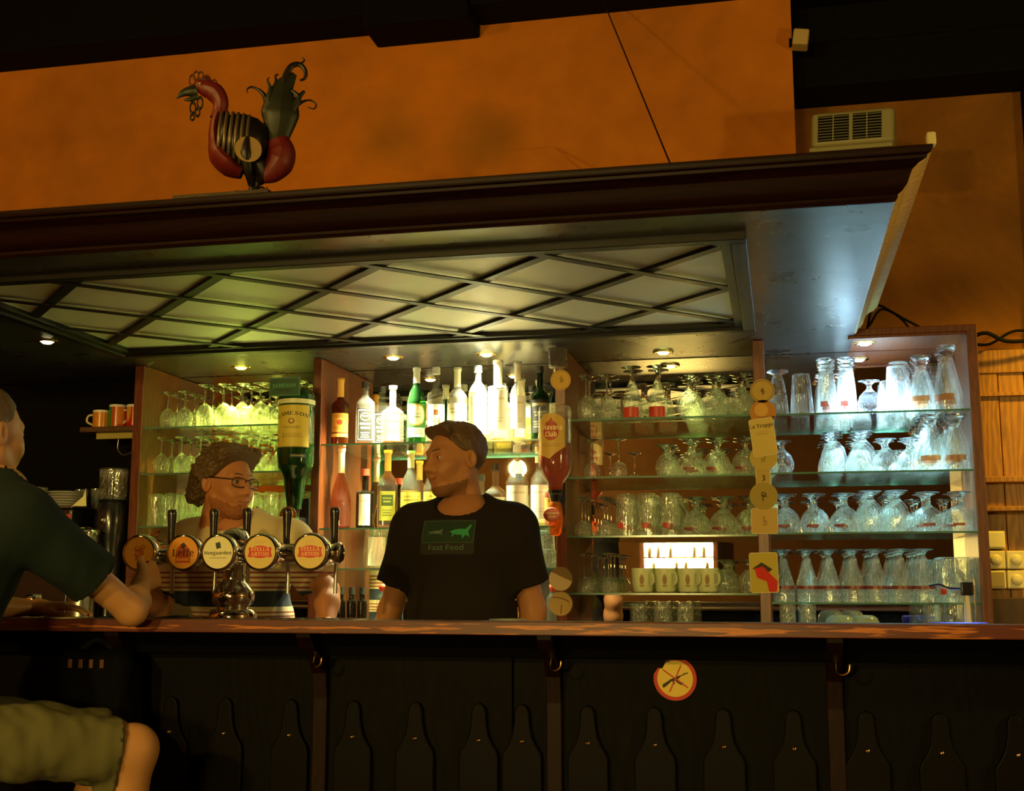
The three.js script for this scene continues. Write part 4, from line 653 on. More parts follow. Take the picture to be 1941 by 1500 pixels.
// ---------------------------------------------------------------- beer tap tower on the counter
{
  const t = thing('beer_tap_tower', 'chrome T-shaped beer tap tower with five round badges and black handles', 'beer tap');
  const cx = -1.68, cz = -3.60, ty = 1.315;
  mesh('column', lathe([[0.0005, 1.1004], [0.072, 1.1004], [0.074, 1.120], [0.070, 1.140], [0.052, 1.144], [0.050, 1.150], [0.060, 1.160], [0.066, 1.178], [0.064, 1.196], [0.050, 1.216], [0.038, 1.226], [0.034, 1.236], [0.036, 1.244], [0.032, 1.252], [0.031, 1.30]], 40).translate(cx, 0, cz), M.chrome, t);
  mesh('top_dome', lathe([[0.031, 1.338], [0.048, 1.342], [0.050, 1.352], [0.046, 1.360], [0.046, 1.366], [0.036, 1.384], [0.018, 1.394], [0.0005, 1.397]], 36).translate(cx, 0, cz), M.chrome, t);
  const bar = mesh('cross_bar', lathe([[0.0005, -0.345], [0.024, -0.343], [0.034, -0.335], [0.034, -0.325], [0.030, -0.32], [0.030, 0.32], [0.034, 0.325], [0.034, 0.335], [0.024, 0.343], [0.0005, 0.345]], 32).rotateZ(Math.PI / 2).translate(-1.665, ty, cz), M.chrome, t);
  const badge = (draw) => canvasTex(256, 256, (g) => { draw(g); });
  const ring = (g, bg) => { g.fillStyle = bg; g.fillRect(0, 0, 256, 256); };
  const stella = (g) => { ring(g, '#d8bc6a'); g.fillStyle = '#c8301c'; g.beginPath(); g.moveTo(30, 96); g.quadraticCurveTo(50, 84, 60, 92); g.quadraticCurveTo(128, 62, 196, 92); g.quadraticCurveTo(210, 84, 226, 96); g.quadraticCurveTo(214, 128, 232, 160); g.quadraticCurveTo(206, 176, 190, 164); g.quadraticCurveTo(128, 186, 66, 164); g.quadraticCurveTo(46, 176, 24, 160); g.quadraticCurveTo(42, 128, 30, 96); g.fill(); g.fillStyle = '#e8c070'; g.font = 'bold 40px serif'; g.textAlign = 'center'; g.fillText('STELLA', 128, 120); g.fillText('ARTOIS', 128, 158); g.strokeStyle = '#c8a050'; g.lineWidth = 4; for (let k = -2; k < 3; k++) { g.beginPath(); g.moveTo(128 + k * 14, 60); g.lineTo(128 + k * 20, 34); g.stroke(); } };
  const faces = [
    badge((g) => { ring(g, '#d89a3c'); g.strokeStyle = '#a85a1c'; g.lineWidth = 7; const r = rng(5); g.beginPath(); g.arc(110, 96, 20, 0, 7); g.arc(160, 84, 17, 0, 7); g.stroke(); for (let k = 0; k < 14; k++) { g.beginPath(); g.moveTo(70 + r() * 110, 90 + r() * 90); g.lineTo(70 + r() * 110, 110 + r() * 100); g.stroke(); } g.fillStyle = '#b8661c'; g.fillRect(140, 110, 26, 80); }),
    badge((g) => { ring(g, '#d08a2a'); g.fillStyle = '#a8481a'; g.beginPath(); g.moveTo(60, 210); g.lineTo(60, 120); g.quadraticCurveTo(128, -20, 196, 120); g.lineTo(196, 210); g.fill(); g.strokeStyle = '#e0a848'; g.lineWidth = 5; g.stroke(); g.fillStyle = '#3a1c0c'; g.beginPath(); g.ellipse(128, 74, 20, 24, 0, 0, 7); g.fill(); g.font = 'bold 74px serif'; g.textAlign = 'center'; g.fillText('Leffe', 128, 156); g.font = 'bold 26px serif'; g.fillStyle = '#e0a848'; g.fillText('BLONDE', 128, 192); }),
    badge((g) => { ring(g, '#e4dcae'); g.fillStyle = '#2a3a2c'; g.save(); g.translate(128, 76); g.rotate(-0.25); g.fillRect(-18, -26, 40, 48); g.restore(); g.font = 'bold 40px sans-serif'; g.textAlign = 'center'; g.fillText('Hoegaarden', 128, 146); g.fillStyle = '#8a8a5c'; scribble(g, 60, 166, 140, 1, 22, '#8a8a5c'); }),
    badge(stella), badge(stella),
  ];
  const disc = new THREE.CircleGeometry(0.049, 40);
  [-1.93, -1.782, -1.667, -1.53, -1.370].forEach((x, i) => {
    mesh('barrel', lathe([[0.0005, -0.075], [0.026, -0.075], [0.031, -0.065], [0.031, 0.02], [0.037, 0.03], [0.037, 0.08], [0.045, 0.10], [0.0565, 0.112], [0.0580, 0.135], [0.0560, 0.147], [0.050, 0.149]], 36).rotateX(Math.PI / 2).translate(x, ty, cz), M.chrome, t);
    const b = mesh('badge', disc, std(1, 1, 1, 0.35, { map: faces[i] }), t); b.position.set(x, ty, cz + 0.1475);
    mesh('handle', lathe([[0.0005, 0], [0.010, 0], [0.011, 0.01], [0.0125, 0.06], [0.0155, 0.098], [0.0155, 0.108], [0.012, 0.114], [0.0005, 0.116]], 20).translate(x, ty + 0.030, cz - 0.055), M.blackPlastic, t);
    mesh('ferrule', cyl(0.007, 0.007, ty + 0.020, ty + 0.0305, 14).translate(x, 0, cz - 0.055), M.chrome, t);
    mesh('spout', merge([tube([[x, ty - 0.01, cz - 0.06], [x, ty - 0.03, cz - 0.072], [x, ty - 0.055, cz - 0.074], [x, ty - 0.125, cz - 0.074]], 0.0062, 16, 10)]), M.steel, t);
  });
}
{
  const t = thing('drip_tray', 'low steel drip tray under the beer taps', 'drip tray', [-1.66, CT - 0.022, -3.70]);
  mesh('tray', merge([bx(-0.36, 0.0004, -0.085, 0.36, 0.010, 0.02, 0.003)]), M.steel, t);
  for (let k = 0; k < 12; k++) mesh('grille_bar', bx(-0.34 + k * 0.058, 0.0102, -0.075, -0.30 + k * 0.058, 0.013, 0.012), M.blackPlastic, t);
}
{
  const g = new THREE.BoxGeometry(0.20, 0.022, 0.09, 24, 3, 8); const p = g.attributes.position;
  for (let i = 0; i < p.count; i++) { const x = p.getX(i), z = p.getZ(i); p.setY(i, (p.getY(i) + 0.011) * (0.55 + 0.6 * sstep(-0.1, 0.1, x)) + 0.004 * noise.noise(x * 30, z * 30, 2) * (p.getY(i) > 0 ? 1 : 0)); }
  g.computeVertexNormals(); g.rotateY(0.15);
  single('bar_towel', g, std(0.02, 0.022, 0.015, 0.95), 'folded black bar towel lying left of the tap column', 'towel').position.set(-1.86, CT - 0.0215, -3.42);
}
{
  const dish = lathe([[0.0005, 0.004], [0.03, 0.002], [0.046, 0.003], [0.054, 0.010], [0.055, 0.018], [0.050, 0.018], [0.044, 0.010], [0.0005, 0.008]], 32);
  single('glass_ashtray', dish, phys(0.9, 0.95, 0.85, 0.08, { transmission: 0.85, thickness: 0, ior: 1.5 }), 'low clear glass ashtray on the counter before the dark shirted barman', 'ashtray').position.set(-0.79, CT - 0.0215, -3.56);
  single('beer_mat', cyl(0.05, 0.05, 0, 0.003, 32), std(0.6, 0.55, 0.2, 0.8), 'yellowish beer mat flat on the counter beside the seated guest', 'beer mat').position.set(-2.02, CT + 0.0005, -3.225);
  const dome = [[0.0005, 0.055], [0.03, 0.054], [0.046, 0.044], [0.055, 0.02], [0.057, 0.0]];
  for (const [x, w] of [[0.205, 'left'], [0.288, 'right']]) single('glass_dish', lathe(dome, 30), phys(0.7, 0.9, 0.92, 0.1, { transmission: 0.75, thickness: 0, ior: 1.5 }), `low upturned bluish glass dish, the ${w} one of two at the counter`, 'dish').position.set(x, 1.0555, -4.60);
}
{
  const t = thing('lever_corkscrew', 'black and chrome lever corkscrew on a cream post at the right end', 'corkscrew', [0.640, 1.0552, -4.60]);
  mesh('post', cyl(0.013, 0.010, 0.006, 0.125, 16), std(0.62, 0.56, 0.34, 0.4), t);
  mesh('base', cyl(0.035, 0.032, 0, 0.012, 20), M.blackPlastic, t);
  mesh('head', bx(-0.021, 0.125, -0.02, 0.021, 0.172, 0.02, 0.005), M.blackPlastic, t);
  mesh('lever', tube([[-0.02, 0.148, 0], [-0.055, 0.150, 0], [-0.09, 0.163, 0], [-0.125, 0.158, 0]], 0.0045, 24, 8), M.chrome, t);
  mesh('guide_rod', cyl(0.003, 0.003, 0.01, 0.185, 10).translate(0.027, 0, 0), M.chrome, t);
}
single('blue_cloth', bx(0.50, 1.0555, -4.57, 0.70, 1.088, -4.53, 0.01), std(0.03, 0.05, 0.55, 0.8), 'folded blue cloth at the right end of the back counter', 'cloth');

// ---------------------------------------------------------------- dark corner left of the cabinet
{
  const t = thing('mug_shelf', 'small wooden shelf with three mugs fixed to the left side of the cabinet', 'shelf');
  const g = extrude([[-2.995, 4.80], [-2.960, 4.74], [-2.687, 4.74], [-2.687, 4.96], [-2.995, 4.96]], 0.022, 0.003); g.rotateX(Math.PI / 2); g.translate(0, 1.897, 0); // shape y is -z
  g.scale(1, 1, -1); g.index ? 0 : 0;
  const b = extrude([[-2.995, -4.80], [-2.955, -4.735], [-2.687, -4.735], [-2.687, -4.98], [-2.995, -4.98]].map(([x, z]) => [x, -z]), 0.022, 0.003); b.rotateX(-Math.PI / 2); b.translate(0, 1.872, 0);
  mesh('board', uvm(b), std(0.16, 0.07, 0.025, 0.5, { map: grainH }), t);
  mesh('cleat', bx(-2.90, 1.845, -4.80, -2.687, 1.8715, -4.775, 0.002), std(0.42, 0.34, 0.08, 0.5), t);  // pale yellow stands for the light along the shelf edge
  mesh('wire_hook', tube([[-2.80, 1.845, -4.79], [-2.80, 1.80, -4.79], [-2.775, 1.775, -4.79], [-2.73, 1.785, -4.79]], 0.0022, 20, 6), M.steel, t);
}
function mug(x, z, h, r, body, label, hs, turn) {
  const t = thing('mug', label, 'mug', [x, 1.8945, z], turn);
  mesh('body', lathe([[0.0005, 0.003], [r * 0.93, 0.001], [r, 0.006], [r, h - 0.006], [r * 0.99, h], [r * 0.9, h], [r * 0.9, 0.01], [0.0005, 0.008]], 32), body, t);
  mesh('rim', lathe([[r * 1.005, h - 0.010], [r * 1.005, h + 0.0005], [r * 0.9, h + 0.0008]], 32), M.white, t);
  mesh('handle', tube([[hs * r * 0.97, h * 0.78, 0], [hs * (r + 0.022), h * 0.72, 0], [hs * (r + 0.028), h * 0.42, 0], [hs * r * 0.97, h * 0.2, 0]], 0.0048, 20, 8), std(0.7, 0.65, 0.4, 0.4), t);
}
const mugTex = (f) => std(1, 1, 1, 0.25, { map: canvasTex(256, 128, f) });
mug(-2.900, -4.81, 0.080, 0.036, mugTex((g, w, h) => { g.fillStyle = '#d98a2a'; g.fillRect(0, 0, w, h); g.fillStyle = '#e8b050'; for (let k = 0; k < 7; k++) g.fillRect(k * 40, 40 + (k % 2) * 30, 18, 22); g.fillStyle = '#c8c04a'; g.fillRect(0, 0, w, 18); }), 'small orange and yellow mug, left one on the mug shelf', -1, 0.15);
mug(-2.815, -4.80, 0.100, 0.037, mugTex((g, w, h) => { g.fillStyle = '#3a8a2a'; g.fillRect(0, 0, w, h); g.fillStyle = '#b8501c'; g.fillRect(0, 40, w * 0.48, 88); g.fillStyle = '#d8803a'; g.fillRect(20, 60, 90, 30); }), 'green and orange mug in the middle of the mug shelf', 1, -0.25);
mug(-2.732, -4.80, 0.098, 0.037, mugTex((g, w, h) => { g.fillStyle = '#b81c14'; g.fillRect(0, 0, w, h); g.fillStyle = '#d89a2a'; for (let k = 0; k < 5; k++) { g.beginPath(); g.arc(30 + k * 52, 72, 16, 0, 7); g.fill(); } }), 'red mug at the right end of the mug shelf', 1, -1.1);
{
  const t = thing('coffee_machine', 'dark coffee machine with a red stripe in the corner left of the cabinet', 'coffee machine', [-3.10, 1.0552, -4.78]);
  mesh('housing', bx(-0.38, 0.02, -0.2, 0.20, 0.48, 0.16, 0.012), M.blackPlastic, t);
  mesh('cup_rail', bx(-0.38, 0.481, -0.2, 0.20, 0.489, 0.16, 0.003), M.steel, t);
  mesh('red_stripe', bx(0.175, 0.36, 0.160, 0.197, 0.455, 0.166, 0.002), std(0.62, 0.05, 0.02, 0.35), t);
  mesh('drip_base', bx(-0.36, 0.0, -0.18, 0.18, 0.02, 0.2, 0.004), M.steel, t);
  for (const x of [-0.2, 0.02]) mesh('brew_group', cyl(0.04, 0.045, 0.24, 0.30, 24).translate(x, 0, 0.2), M.chrome, t);
}
for (let k = 0; k < 6; k++) { // stack of white plates
  const g = lathe([[0.0005, 0.002], [0.045, 0.001], [0.072, 0.007], [0.073, 0.010], [0.045, 0.005], [0.0005, 0.005]], 36);
  single('saucer', g, M.white, 'white saucer in the stack on the coffee machine, ' + ['bottom one', 'second from bottom', 'third from bottom', 'third from top', 'second from top', 'topmost'][k], 'saucer', 'stacked saucers on the coffee machine').position.set(-2.985, 1.5445 + k * 0.0112, -4.70);
}
for (const [x, z, w] of [[-3.13, -4.74, 'left'], [-3.02, -4.88, 'middle'], [-2.93, -4.86, 'right']]) single('coffee_glass', lathe([[0.0005, 0.004], [0.024, 0.001], [0.030, 0.09], [0.028, 0.09], [0.023, 0.008], [0.0005, 0.008]], 24), M.glassGlint, `small clear coffee glass on top of the coffee machine, the ${w} of three`, 'glass', 'coffee glasses on the machine').position.set(x, 1.5445, z);
{
  const t = thing('napkin_holder', 'pale yellow paper napkins folded to a point beside the saucers', 'napkins', [-2.885, 1.5448, -4.655]);
  const g = extrude([[-0.03, 0], [0.028, 0], [0.022, 0.075], [0.012, 0.04]], 0.012, 0.001); g.rotateY(0.35); mesh('napkin', g, std(0.8, 0.75, 0.4, 0.8), t);
}
{
  const t = thing('coffee_grinder', 'black coffee grinder with a clear cylindrical hopper left of the cabinet', 'grinder', [-2.772, 1.0552, -4.72]);
  mesh('base', bx(-0.07, 0, -0.1, 0.07, 0.035, 0.1, 0.01), M.blackPlastic, t);
  mesh('body', lathe([[0.05, 0.035], [0.052, 0.30], [0.066, 0.36], [0.07, 0.42], [0.068, 0.47], [0.058, 0.50], [0.056, 0.518], [0.0005, 0.52]], 32), M.blackPlastic, t);
  mesh('hopper', lathe([[0.052, 0.521], [0.058, 0.54], [0.060, 0.645]], 32), M.glassGlint, t);
  mesh('hopper_lid', lathe([[0.061, 0.6455], [0.061, 0.652], [0.0005, 0.654]], 32), M.glassGlint, t);
  mesh('dial', sphere(0.016, 0.0, 0.43, 0.066), M.chrome, t);
}
{
  const t = thing('steel_canister', 'steel canister with a bright lid in front of the coffee grinder', 'canister', [-2.800, 1.0552, -4.56]);
  mesh('body', cyl(0.055, 0.055, 0, 0.365, 32), M.steel, t);
  mesh('lid', lathe([[0.060, 0.366], [0.062, 0.378], [0.055, 0.388], [0.02, 0.398], [0.0005, 0.399]], 32), M.chrome, t);
}
{
  const t = thing('lidded_jar', 'small clear jar with a shiny lid behind the seated guest', 'jar', [-2.42, CT - 0.0216, -3.66]);
  mesh('jar', lathe([[0.0005, 0.003], [0.030, 0.001], [0.033, 0.008], [0.033, 0.055], [0.022, 0.068]], 24), M.glassGlint, t);
  mesh('lid', lathe([[0.024, 0.0685], [0.024, 0.085], [0.0005, 0.088]], 20), M.chrome, t);
}

// ---------------------------------------------------------------- scrap-metal rooster on its plank
{
  const s = 0.000322, ox = 740, oy = 1335;
  const t = thing('rooster_sculpture', 'scrap metal rooster sculpture with a red neck and curled dark tail', 'sculpture', [-1.392, 2.2865, -3.02], 0.42);
  const q = (x, y, z = 0) => [(x - ox) * s, (oy - y) * s, z * s];
  const red = std(0.13, 0.008, 0.003, 0.5), dark = std(0.014, 0.009, 0.006, 0.4, { metalness: 0.4 }), green = std(0.020, 0.021, 0.008, 0.45, { metalness: 0.3 }), gold = std(0.42, 0.26, 0.09, 0.4, { metalness: 0.3 });
  // tapered tube through points [x, y, z, radius]
  const taper = (pts, seg = 30, rs = 14, flat = 1) => {
    const c = new THREE.CatmullRomCurve3(pts.map((p) => new THREE.Vector3(...q(p[0], p[1], p[2])))), g = new THREE.TubeGeometry(c, seg, 1, rs), P = g.attributes.position, v = new THREE.Vector3();
    for (let i = 0; i <= seg; i++) { const u = i / seg, f = u * (pts.length - 1), k = Math.min(pts.length - 2, Math.floor(f)), r = mix(pts[k][3], pts[k + 1][3], f - k) * s, o = c.getPointAt(u); for (let j = 0; j <= rs; j++) { const n = i * (rs + 1) + j; v.fromBufferAttribute(P, n).sub(o).multiplyScalar(r); P.setXYZ(n, o.x + v.x, o.y + v.y, o.z + v.z * flat); } }
    g.computeVertexNormals(); return g;
  };
  mesh('neck', taper([[235, 385, 0, 46], [300, 410, 0, 74], [380, 440, 0, 84], [436, 520, 0, 72], [438, 600, 0, 62], [420, 680, 0, 66]]), red, t);
  mesh('breast', taper([[420, 640, 0, 40], [396, 740, 0, 42], [400, 880, 0, 52], [440, 1020, 0, 80], [540, 1110, 0, 78], [640, 1160, 0, 40]], 30, 14, 2.2), red, t);
  mesh('beak', merge([taper([[240, 440, 0, 52], [180, 450, 0, 46], [120, 475, 0, 30], [72, 525, 0, 5]], 18, 12, 0.7), taper([[240, 490, 0, 30], [190, 520, 0, 22], [130, 535, 0, 5]], 14, 10, 0.7)]), green, t);
  mesh('eye', sphere(13 * s, ...q(265, 400, 66)), gold, t);
  const comb = []; for (const [x, y, r, e] of [[195, 350, 34, 1.4], [225, 305, 30, 1.25], [265, 300, 28, 1.2], [318, 335, 34, 1.2], [380, 358, 30, 1.0]]) { const g = new THREE.TorusGeometry(r * s, 8 * s, 8, 22); g.scale(0.72, e, 1.2); g.translate(...q(x, y)); comb.push(g); }
  comb.push(sphere(46 * s, ...q(310, 345), 1, 1.1, 0.35));
  mesh('comb', merge(comb), std(0.07, 0.008, 0.003, 0.5), t);
  const wat = []; for (const [x, y, r, e, z] of [[268, 555, 30, 1.7, 14], [208, 595, 30, 1.6, -10], [208, 685, 22, 1.1, 0], [250, 640, 24, 1.4, 8]]) { const g = new THREE.TorusGeometry(r * s, 9 * s, 8, 22); g.scale(0.75, e, 1.2); g.translate(...q(x, y, z)); wat.push(g); }
  mesh('wattle', merge(wat), dark, t);
  // barrel body wound with thick wire
  const body = lathe([[0.0005, -200], [150, -195], [205, -150], [232, -60], [236, 20], [215, 120], [160, 200], [0.0005, 240]].map(([x, y]) => [x * s, y * s]), 32); body.rotateZ(-Math.PI / 2 - 0.06); body.scale(1, 1, 0.8); body.translate(...q(625, 865));
  mesh('body', body, dark, t);
  for (let k = 0; k < 6; k++) { const g = new THREE.TorusGeometry((222 + 10 * Math.sin(k * 0.6)) * s, 15 * s, 8, 44); g.rotateY(Math.PI / 2); g.scale(1, 1, 0.82); g.rotateZ(-0.06); g.translate(...q(445 + k * 46, 852 + k * 3)); mesh('wire_coil', g, std(0.16, 0.11, 0.06, 0.35, { metalness: 0.6 }), t); }
  mesh('rump', taper([[930, 840, 0, 95], [965, 930, 0, 125], [955, 1020, 0, 130], [890, 1120, 0, 100], [800, 1190, 0, 50]], 26, 16, 1.1), red, t);
  mesh('belly', taper([[700, 1040, 0, 110], [760, 1100, 0, 120], [790, 1180, 0, 80], [770, 1240, 0, 34]], 22, 14, 1.1), dark, t);
  mesh('tail', taper([[920, 900, 0, 105], [930, 780, 0, 110], [945, 660, 0, 135], [950, 540, 0, 168], [950, 440, 0, 150], [975, 340, 0, 105], [1020, 270, 0, 70], [1060, 215, 0, 26]], 34, 18, 0.45), green, t);
  const plume = (n, pts, z) => mesh('tail_plume', taper(pts.map((p) => [p[0], p[1], z, p[2]]), 40, 8, 0.6), n, t);
  plume(dark, [[960, 420, 30], [985, 250, 32], [1035, 150, 28], [1100, 130, 26], [1150, 180, 22], [1150, 255, 18], [1110, 280, 10]], 20);
  plume(dark, [[1080, 140, 20], [1130, 110, 12], [1142, 85, 8], [1120, 68, 5]], 24);
  plume(dark, [[840, 520, 26], [800, 430, 24], [745, 385, 18], [690, 372, 12], [658, 400, 9], [665, 430, 5]], 10);
  plume(dark, [[1000, 520, 30], [1080, 460, 28], [1130, 400, 22], [1150, 375, 14]], 24);
  plume(dark, [[1060, 520, 20], [1120, 470, 18], [1200, 440, 10], [1255, 475, 8], [1240, 515, 7], [1180, 505, 4]], -14);
  plume(green, [[880, 620, 40], [850, 500, 34], [855, 380, 28], [830, 300, 14], [845, 280, 6]], 34);
  plume(green, [[1000, 640, 40], [1060, 540, 36], [1100, 440, 26], [1040, 380, 14]], 34);
  plume(dark, [[900, 420, 40], [905, 300, 30], [900, 230, 12], [925, 225, 6]], -20);
  mesh('shield_disc', cyl(112 * s, 112 * s, -8 * s, 8 * s, 40).rotateX(Math.PI / 2).rotateY(0.1).translate(...q(690, 1010, 208)), gold, t);
  mesh('wing_blade', taper([[680, 900, 222, 16], [668, 1020, 224, 44], [690, 1160, 170, 40], [715, 1280, 80, 20]], 24, 10, 0.4), dark, t);
  mesh('leg', taper([[765, 1200, 0, 44], [745, 1270, 0, 40], [738, 1330, 0, 46]], 12, 12), dark, t);
  for (const p of [[[738, 1325, 0, 22], [830, 1345, 30, 12], [925, 1340, 40, 8], [935, 1322, 40, 5]], [[738, 1325, 0, 20], [650, 1332, 40, 12], [590, 1330, 50, 5]], [[760, 1290, 0, 14], [810, 1270, 10, 10], [850, 1290, 10, 8], [855, 1262, 10, 4]]]) mesh('toe', taper(p, 16, 8), dark, t);
}
single('wooden_plank', bx(-1.615, 2.2635, -3.06, -1.33, 2.2862, -2.98, 0.002), std(0.10, 0.065, 0.028, 0.8, { map: rep(grainH, 3, 6) }), 'short grey brown plank under the rooster on the cornice', 'plank');

// ---------------------------------------------------------------- people: smooth fields meshed with surface nets
const cap = (a, b, ra, rb = ra) => { const [ax, ay, az] = a, dx = b[0] - ax, dy = b[1] - ay, dz = b[2] - az, L = dx * dx + dy * dy + dz * dz || 1e-9; return (x, y, z) => { const px = x - ax, py = y - ay, pz = z - az, t = clamp((px * dx + py * dy + pz * dz) / L), ex = px - dx * t, ey = py - dy * t, ez = pz - dz * t; return Math.sqrt(ex * ex + ey * ey + ez * ez) - ra - (rb - ra) * t; }; };
const ell = (c, r) => (x, y, z) => { const a = (x - c[0]) / r[0], b = (y - c[1]) / r[1], d = (z - c[2]) / r[2], k0 = Math.sqrt(a * a + b * b + d * d), e = a / r[0], f = b / r[1], g = d / r[2], k1 = Math.sqrt(e * e + f * f + g * g); return k1 < 1e-9 ? -Math.min(...r) : k0 * (k0 - 1) / k1; };
const smin = (a, b, k) => { const h = Math.max(k - Math.abs(a - b), 0) / k; return Math.min(a, b) - h * h * k / 4; };
const smax = (a, b, k) => -smin(-a, -b, k);
const blend = (fs, k) => (x, y, z) => { let d = fs[0](x, y, z); for (let i = 1; i < fs.length; i++) d = smin(d, fs[i](x, y, z), k); return d; };
function nets(f, lo, hi, c) {
  const n = [0, 1, 2].map((i) => Math.ceil((hi[i] - lo[i]) / c) + 1), [nx, ny, nz] = n, V = new Float32Array(nx * ny * nz), at = (i, j, k) => (k * ny + j) * nx + i;
  for (let k = 0; k < nz; k++) for (let j = 0; j < ny; j++) for (let i = 0; i < nx; i++) V[at(i, j, k)] = f(lo[0] + i * c, lo[1] + j * c, lo[2] + k * c);
  const id = new Int32Array(nx * ny * nz).fill(-1), pos = [], idx = [];
  for (let k = 0; k < nz - 1; k++) for (let j = 0; j < ny - 1; j++) for (let i = 0; i < nx - 1; i++) {
    let m = 0, sx = 0, sy = 0, sz = 0, cnt = 0; const v = [];
    for (let q = 0; q < 8; q++) { const w = V[at(i + (q & 1), j + (q >> 1 & 1), k + (q >> 2))]; v.push(w); if (w < 0) m++; }
    if (m === 0 || m === 8) continue;
    for (let q = 0; q < 8; q++) for (let a = 0; a < 3; a++) { const b = 1 << a; if (q & b) continue; const r = q | b; if ((v[q] < 0) === (v[r] < 0)) continue; const t = v[q] / (v[q] - v[r]); sx += (q & 1) + (a === 0 ? t : 0); sy += (q >> 1 & 1) + (a === 1 ? t : 0); sz += (q >> 2) + (a === 2 ? t : 0); cnt++; }
    id[at(i, j, k)] = pos.length / 3; pos.push(lo[0] + (i + sx / cnt) * c, lo[1] + (j + sy / cnt) * c, lo[2] + (k + sz / cnt) * c);
  }
  const quad = (a, b, d, e, flip) => { if (a < 0 || b < 0 || d < 0 || e < 0) return; flip ? idx.push(a, d, b, a, e, d) : idx.push(a, b, d, a, d, e); };
  for (let k = 1; k < nz - 1; k++) for (let j = 1; j < ny - 1; j++) for (let i = 1; i < nx - 1; i++) {
    const s = V[at(i, j, k)] < 0;
    if (s !== V[at(i + 1, j, k)] < 0) quad(id[at(i, j - 1, k - 1)], id[at(i, j, k - 1)], id[at(i, j, k)], id[at(i, j - 1, k)], !s);
    if (s !== V[at(i, j + 1, k)] < 0) quad(id[at(i - 1, j, k - 1)], id[at(i - 1, j, k)], id[at(i, j, k)], id[at(i, j, k - 1)], !s);
    if (s !== V[at(i, j, k + 1)] < 0) quad(id[at(i - 1, j - 1, k)], id[at(i, j - 1, k)], id[at(i, j, k)], id[at(i - 1, j, k)], !s);
  }
  const N = new Float32Array(pos.length), uv = new Float32Array(pos.length / 3 * 2), e = c * 0.4;
  for (let q = 0; q < pos.length; q += 3) {
    let [x, y, z] = [pos[q], pos[q + 1], pos[q + 2]], gx, gy, gz, l;
    for (let it = 0; it < 2; it++) { gx = f(x + e, y, z) - f(x - e, y, z); gy = f(x, y + e, z) - f(x, y - e, z); gz = f(x, y, z + e) - f(x, y, z - e); l = Math.hypot(gx, gy, gz) || 1; gx /= l; gy /= l; gz /= l; if (it) break; const d = clamp(f(x, y, z) * 2 * e / l, -0.3 * c, 0.3 * c); x -= gx * d; y -= gy * d; z -= gz * d; }
    pos[q] = x; pos[q + 1] = y; pos[q + 2] = z; N[q] = gx; N[q + 1] = gy; N[q + 2] = gz; uv[q / 3 * 2] = x; uv[q / 3 * 2 + 1] = y;
  }
  const g = new THREE.BufferGeometry(); g.setAttribute('position', new THREE.Float32BufferAttribute(pos, 3)); g.setAttribute('normal', new THREE.BufferAttribute(N, 3)); g.setAttribute('uv', new THREE.BufferAttribute(uv, 2)); g.setIndex(idx); return g;
}
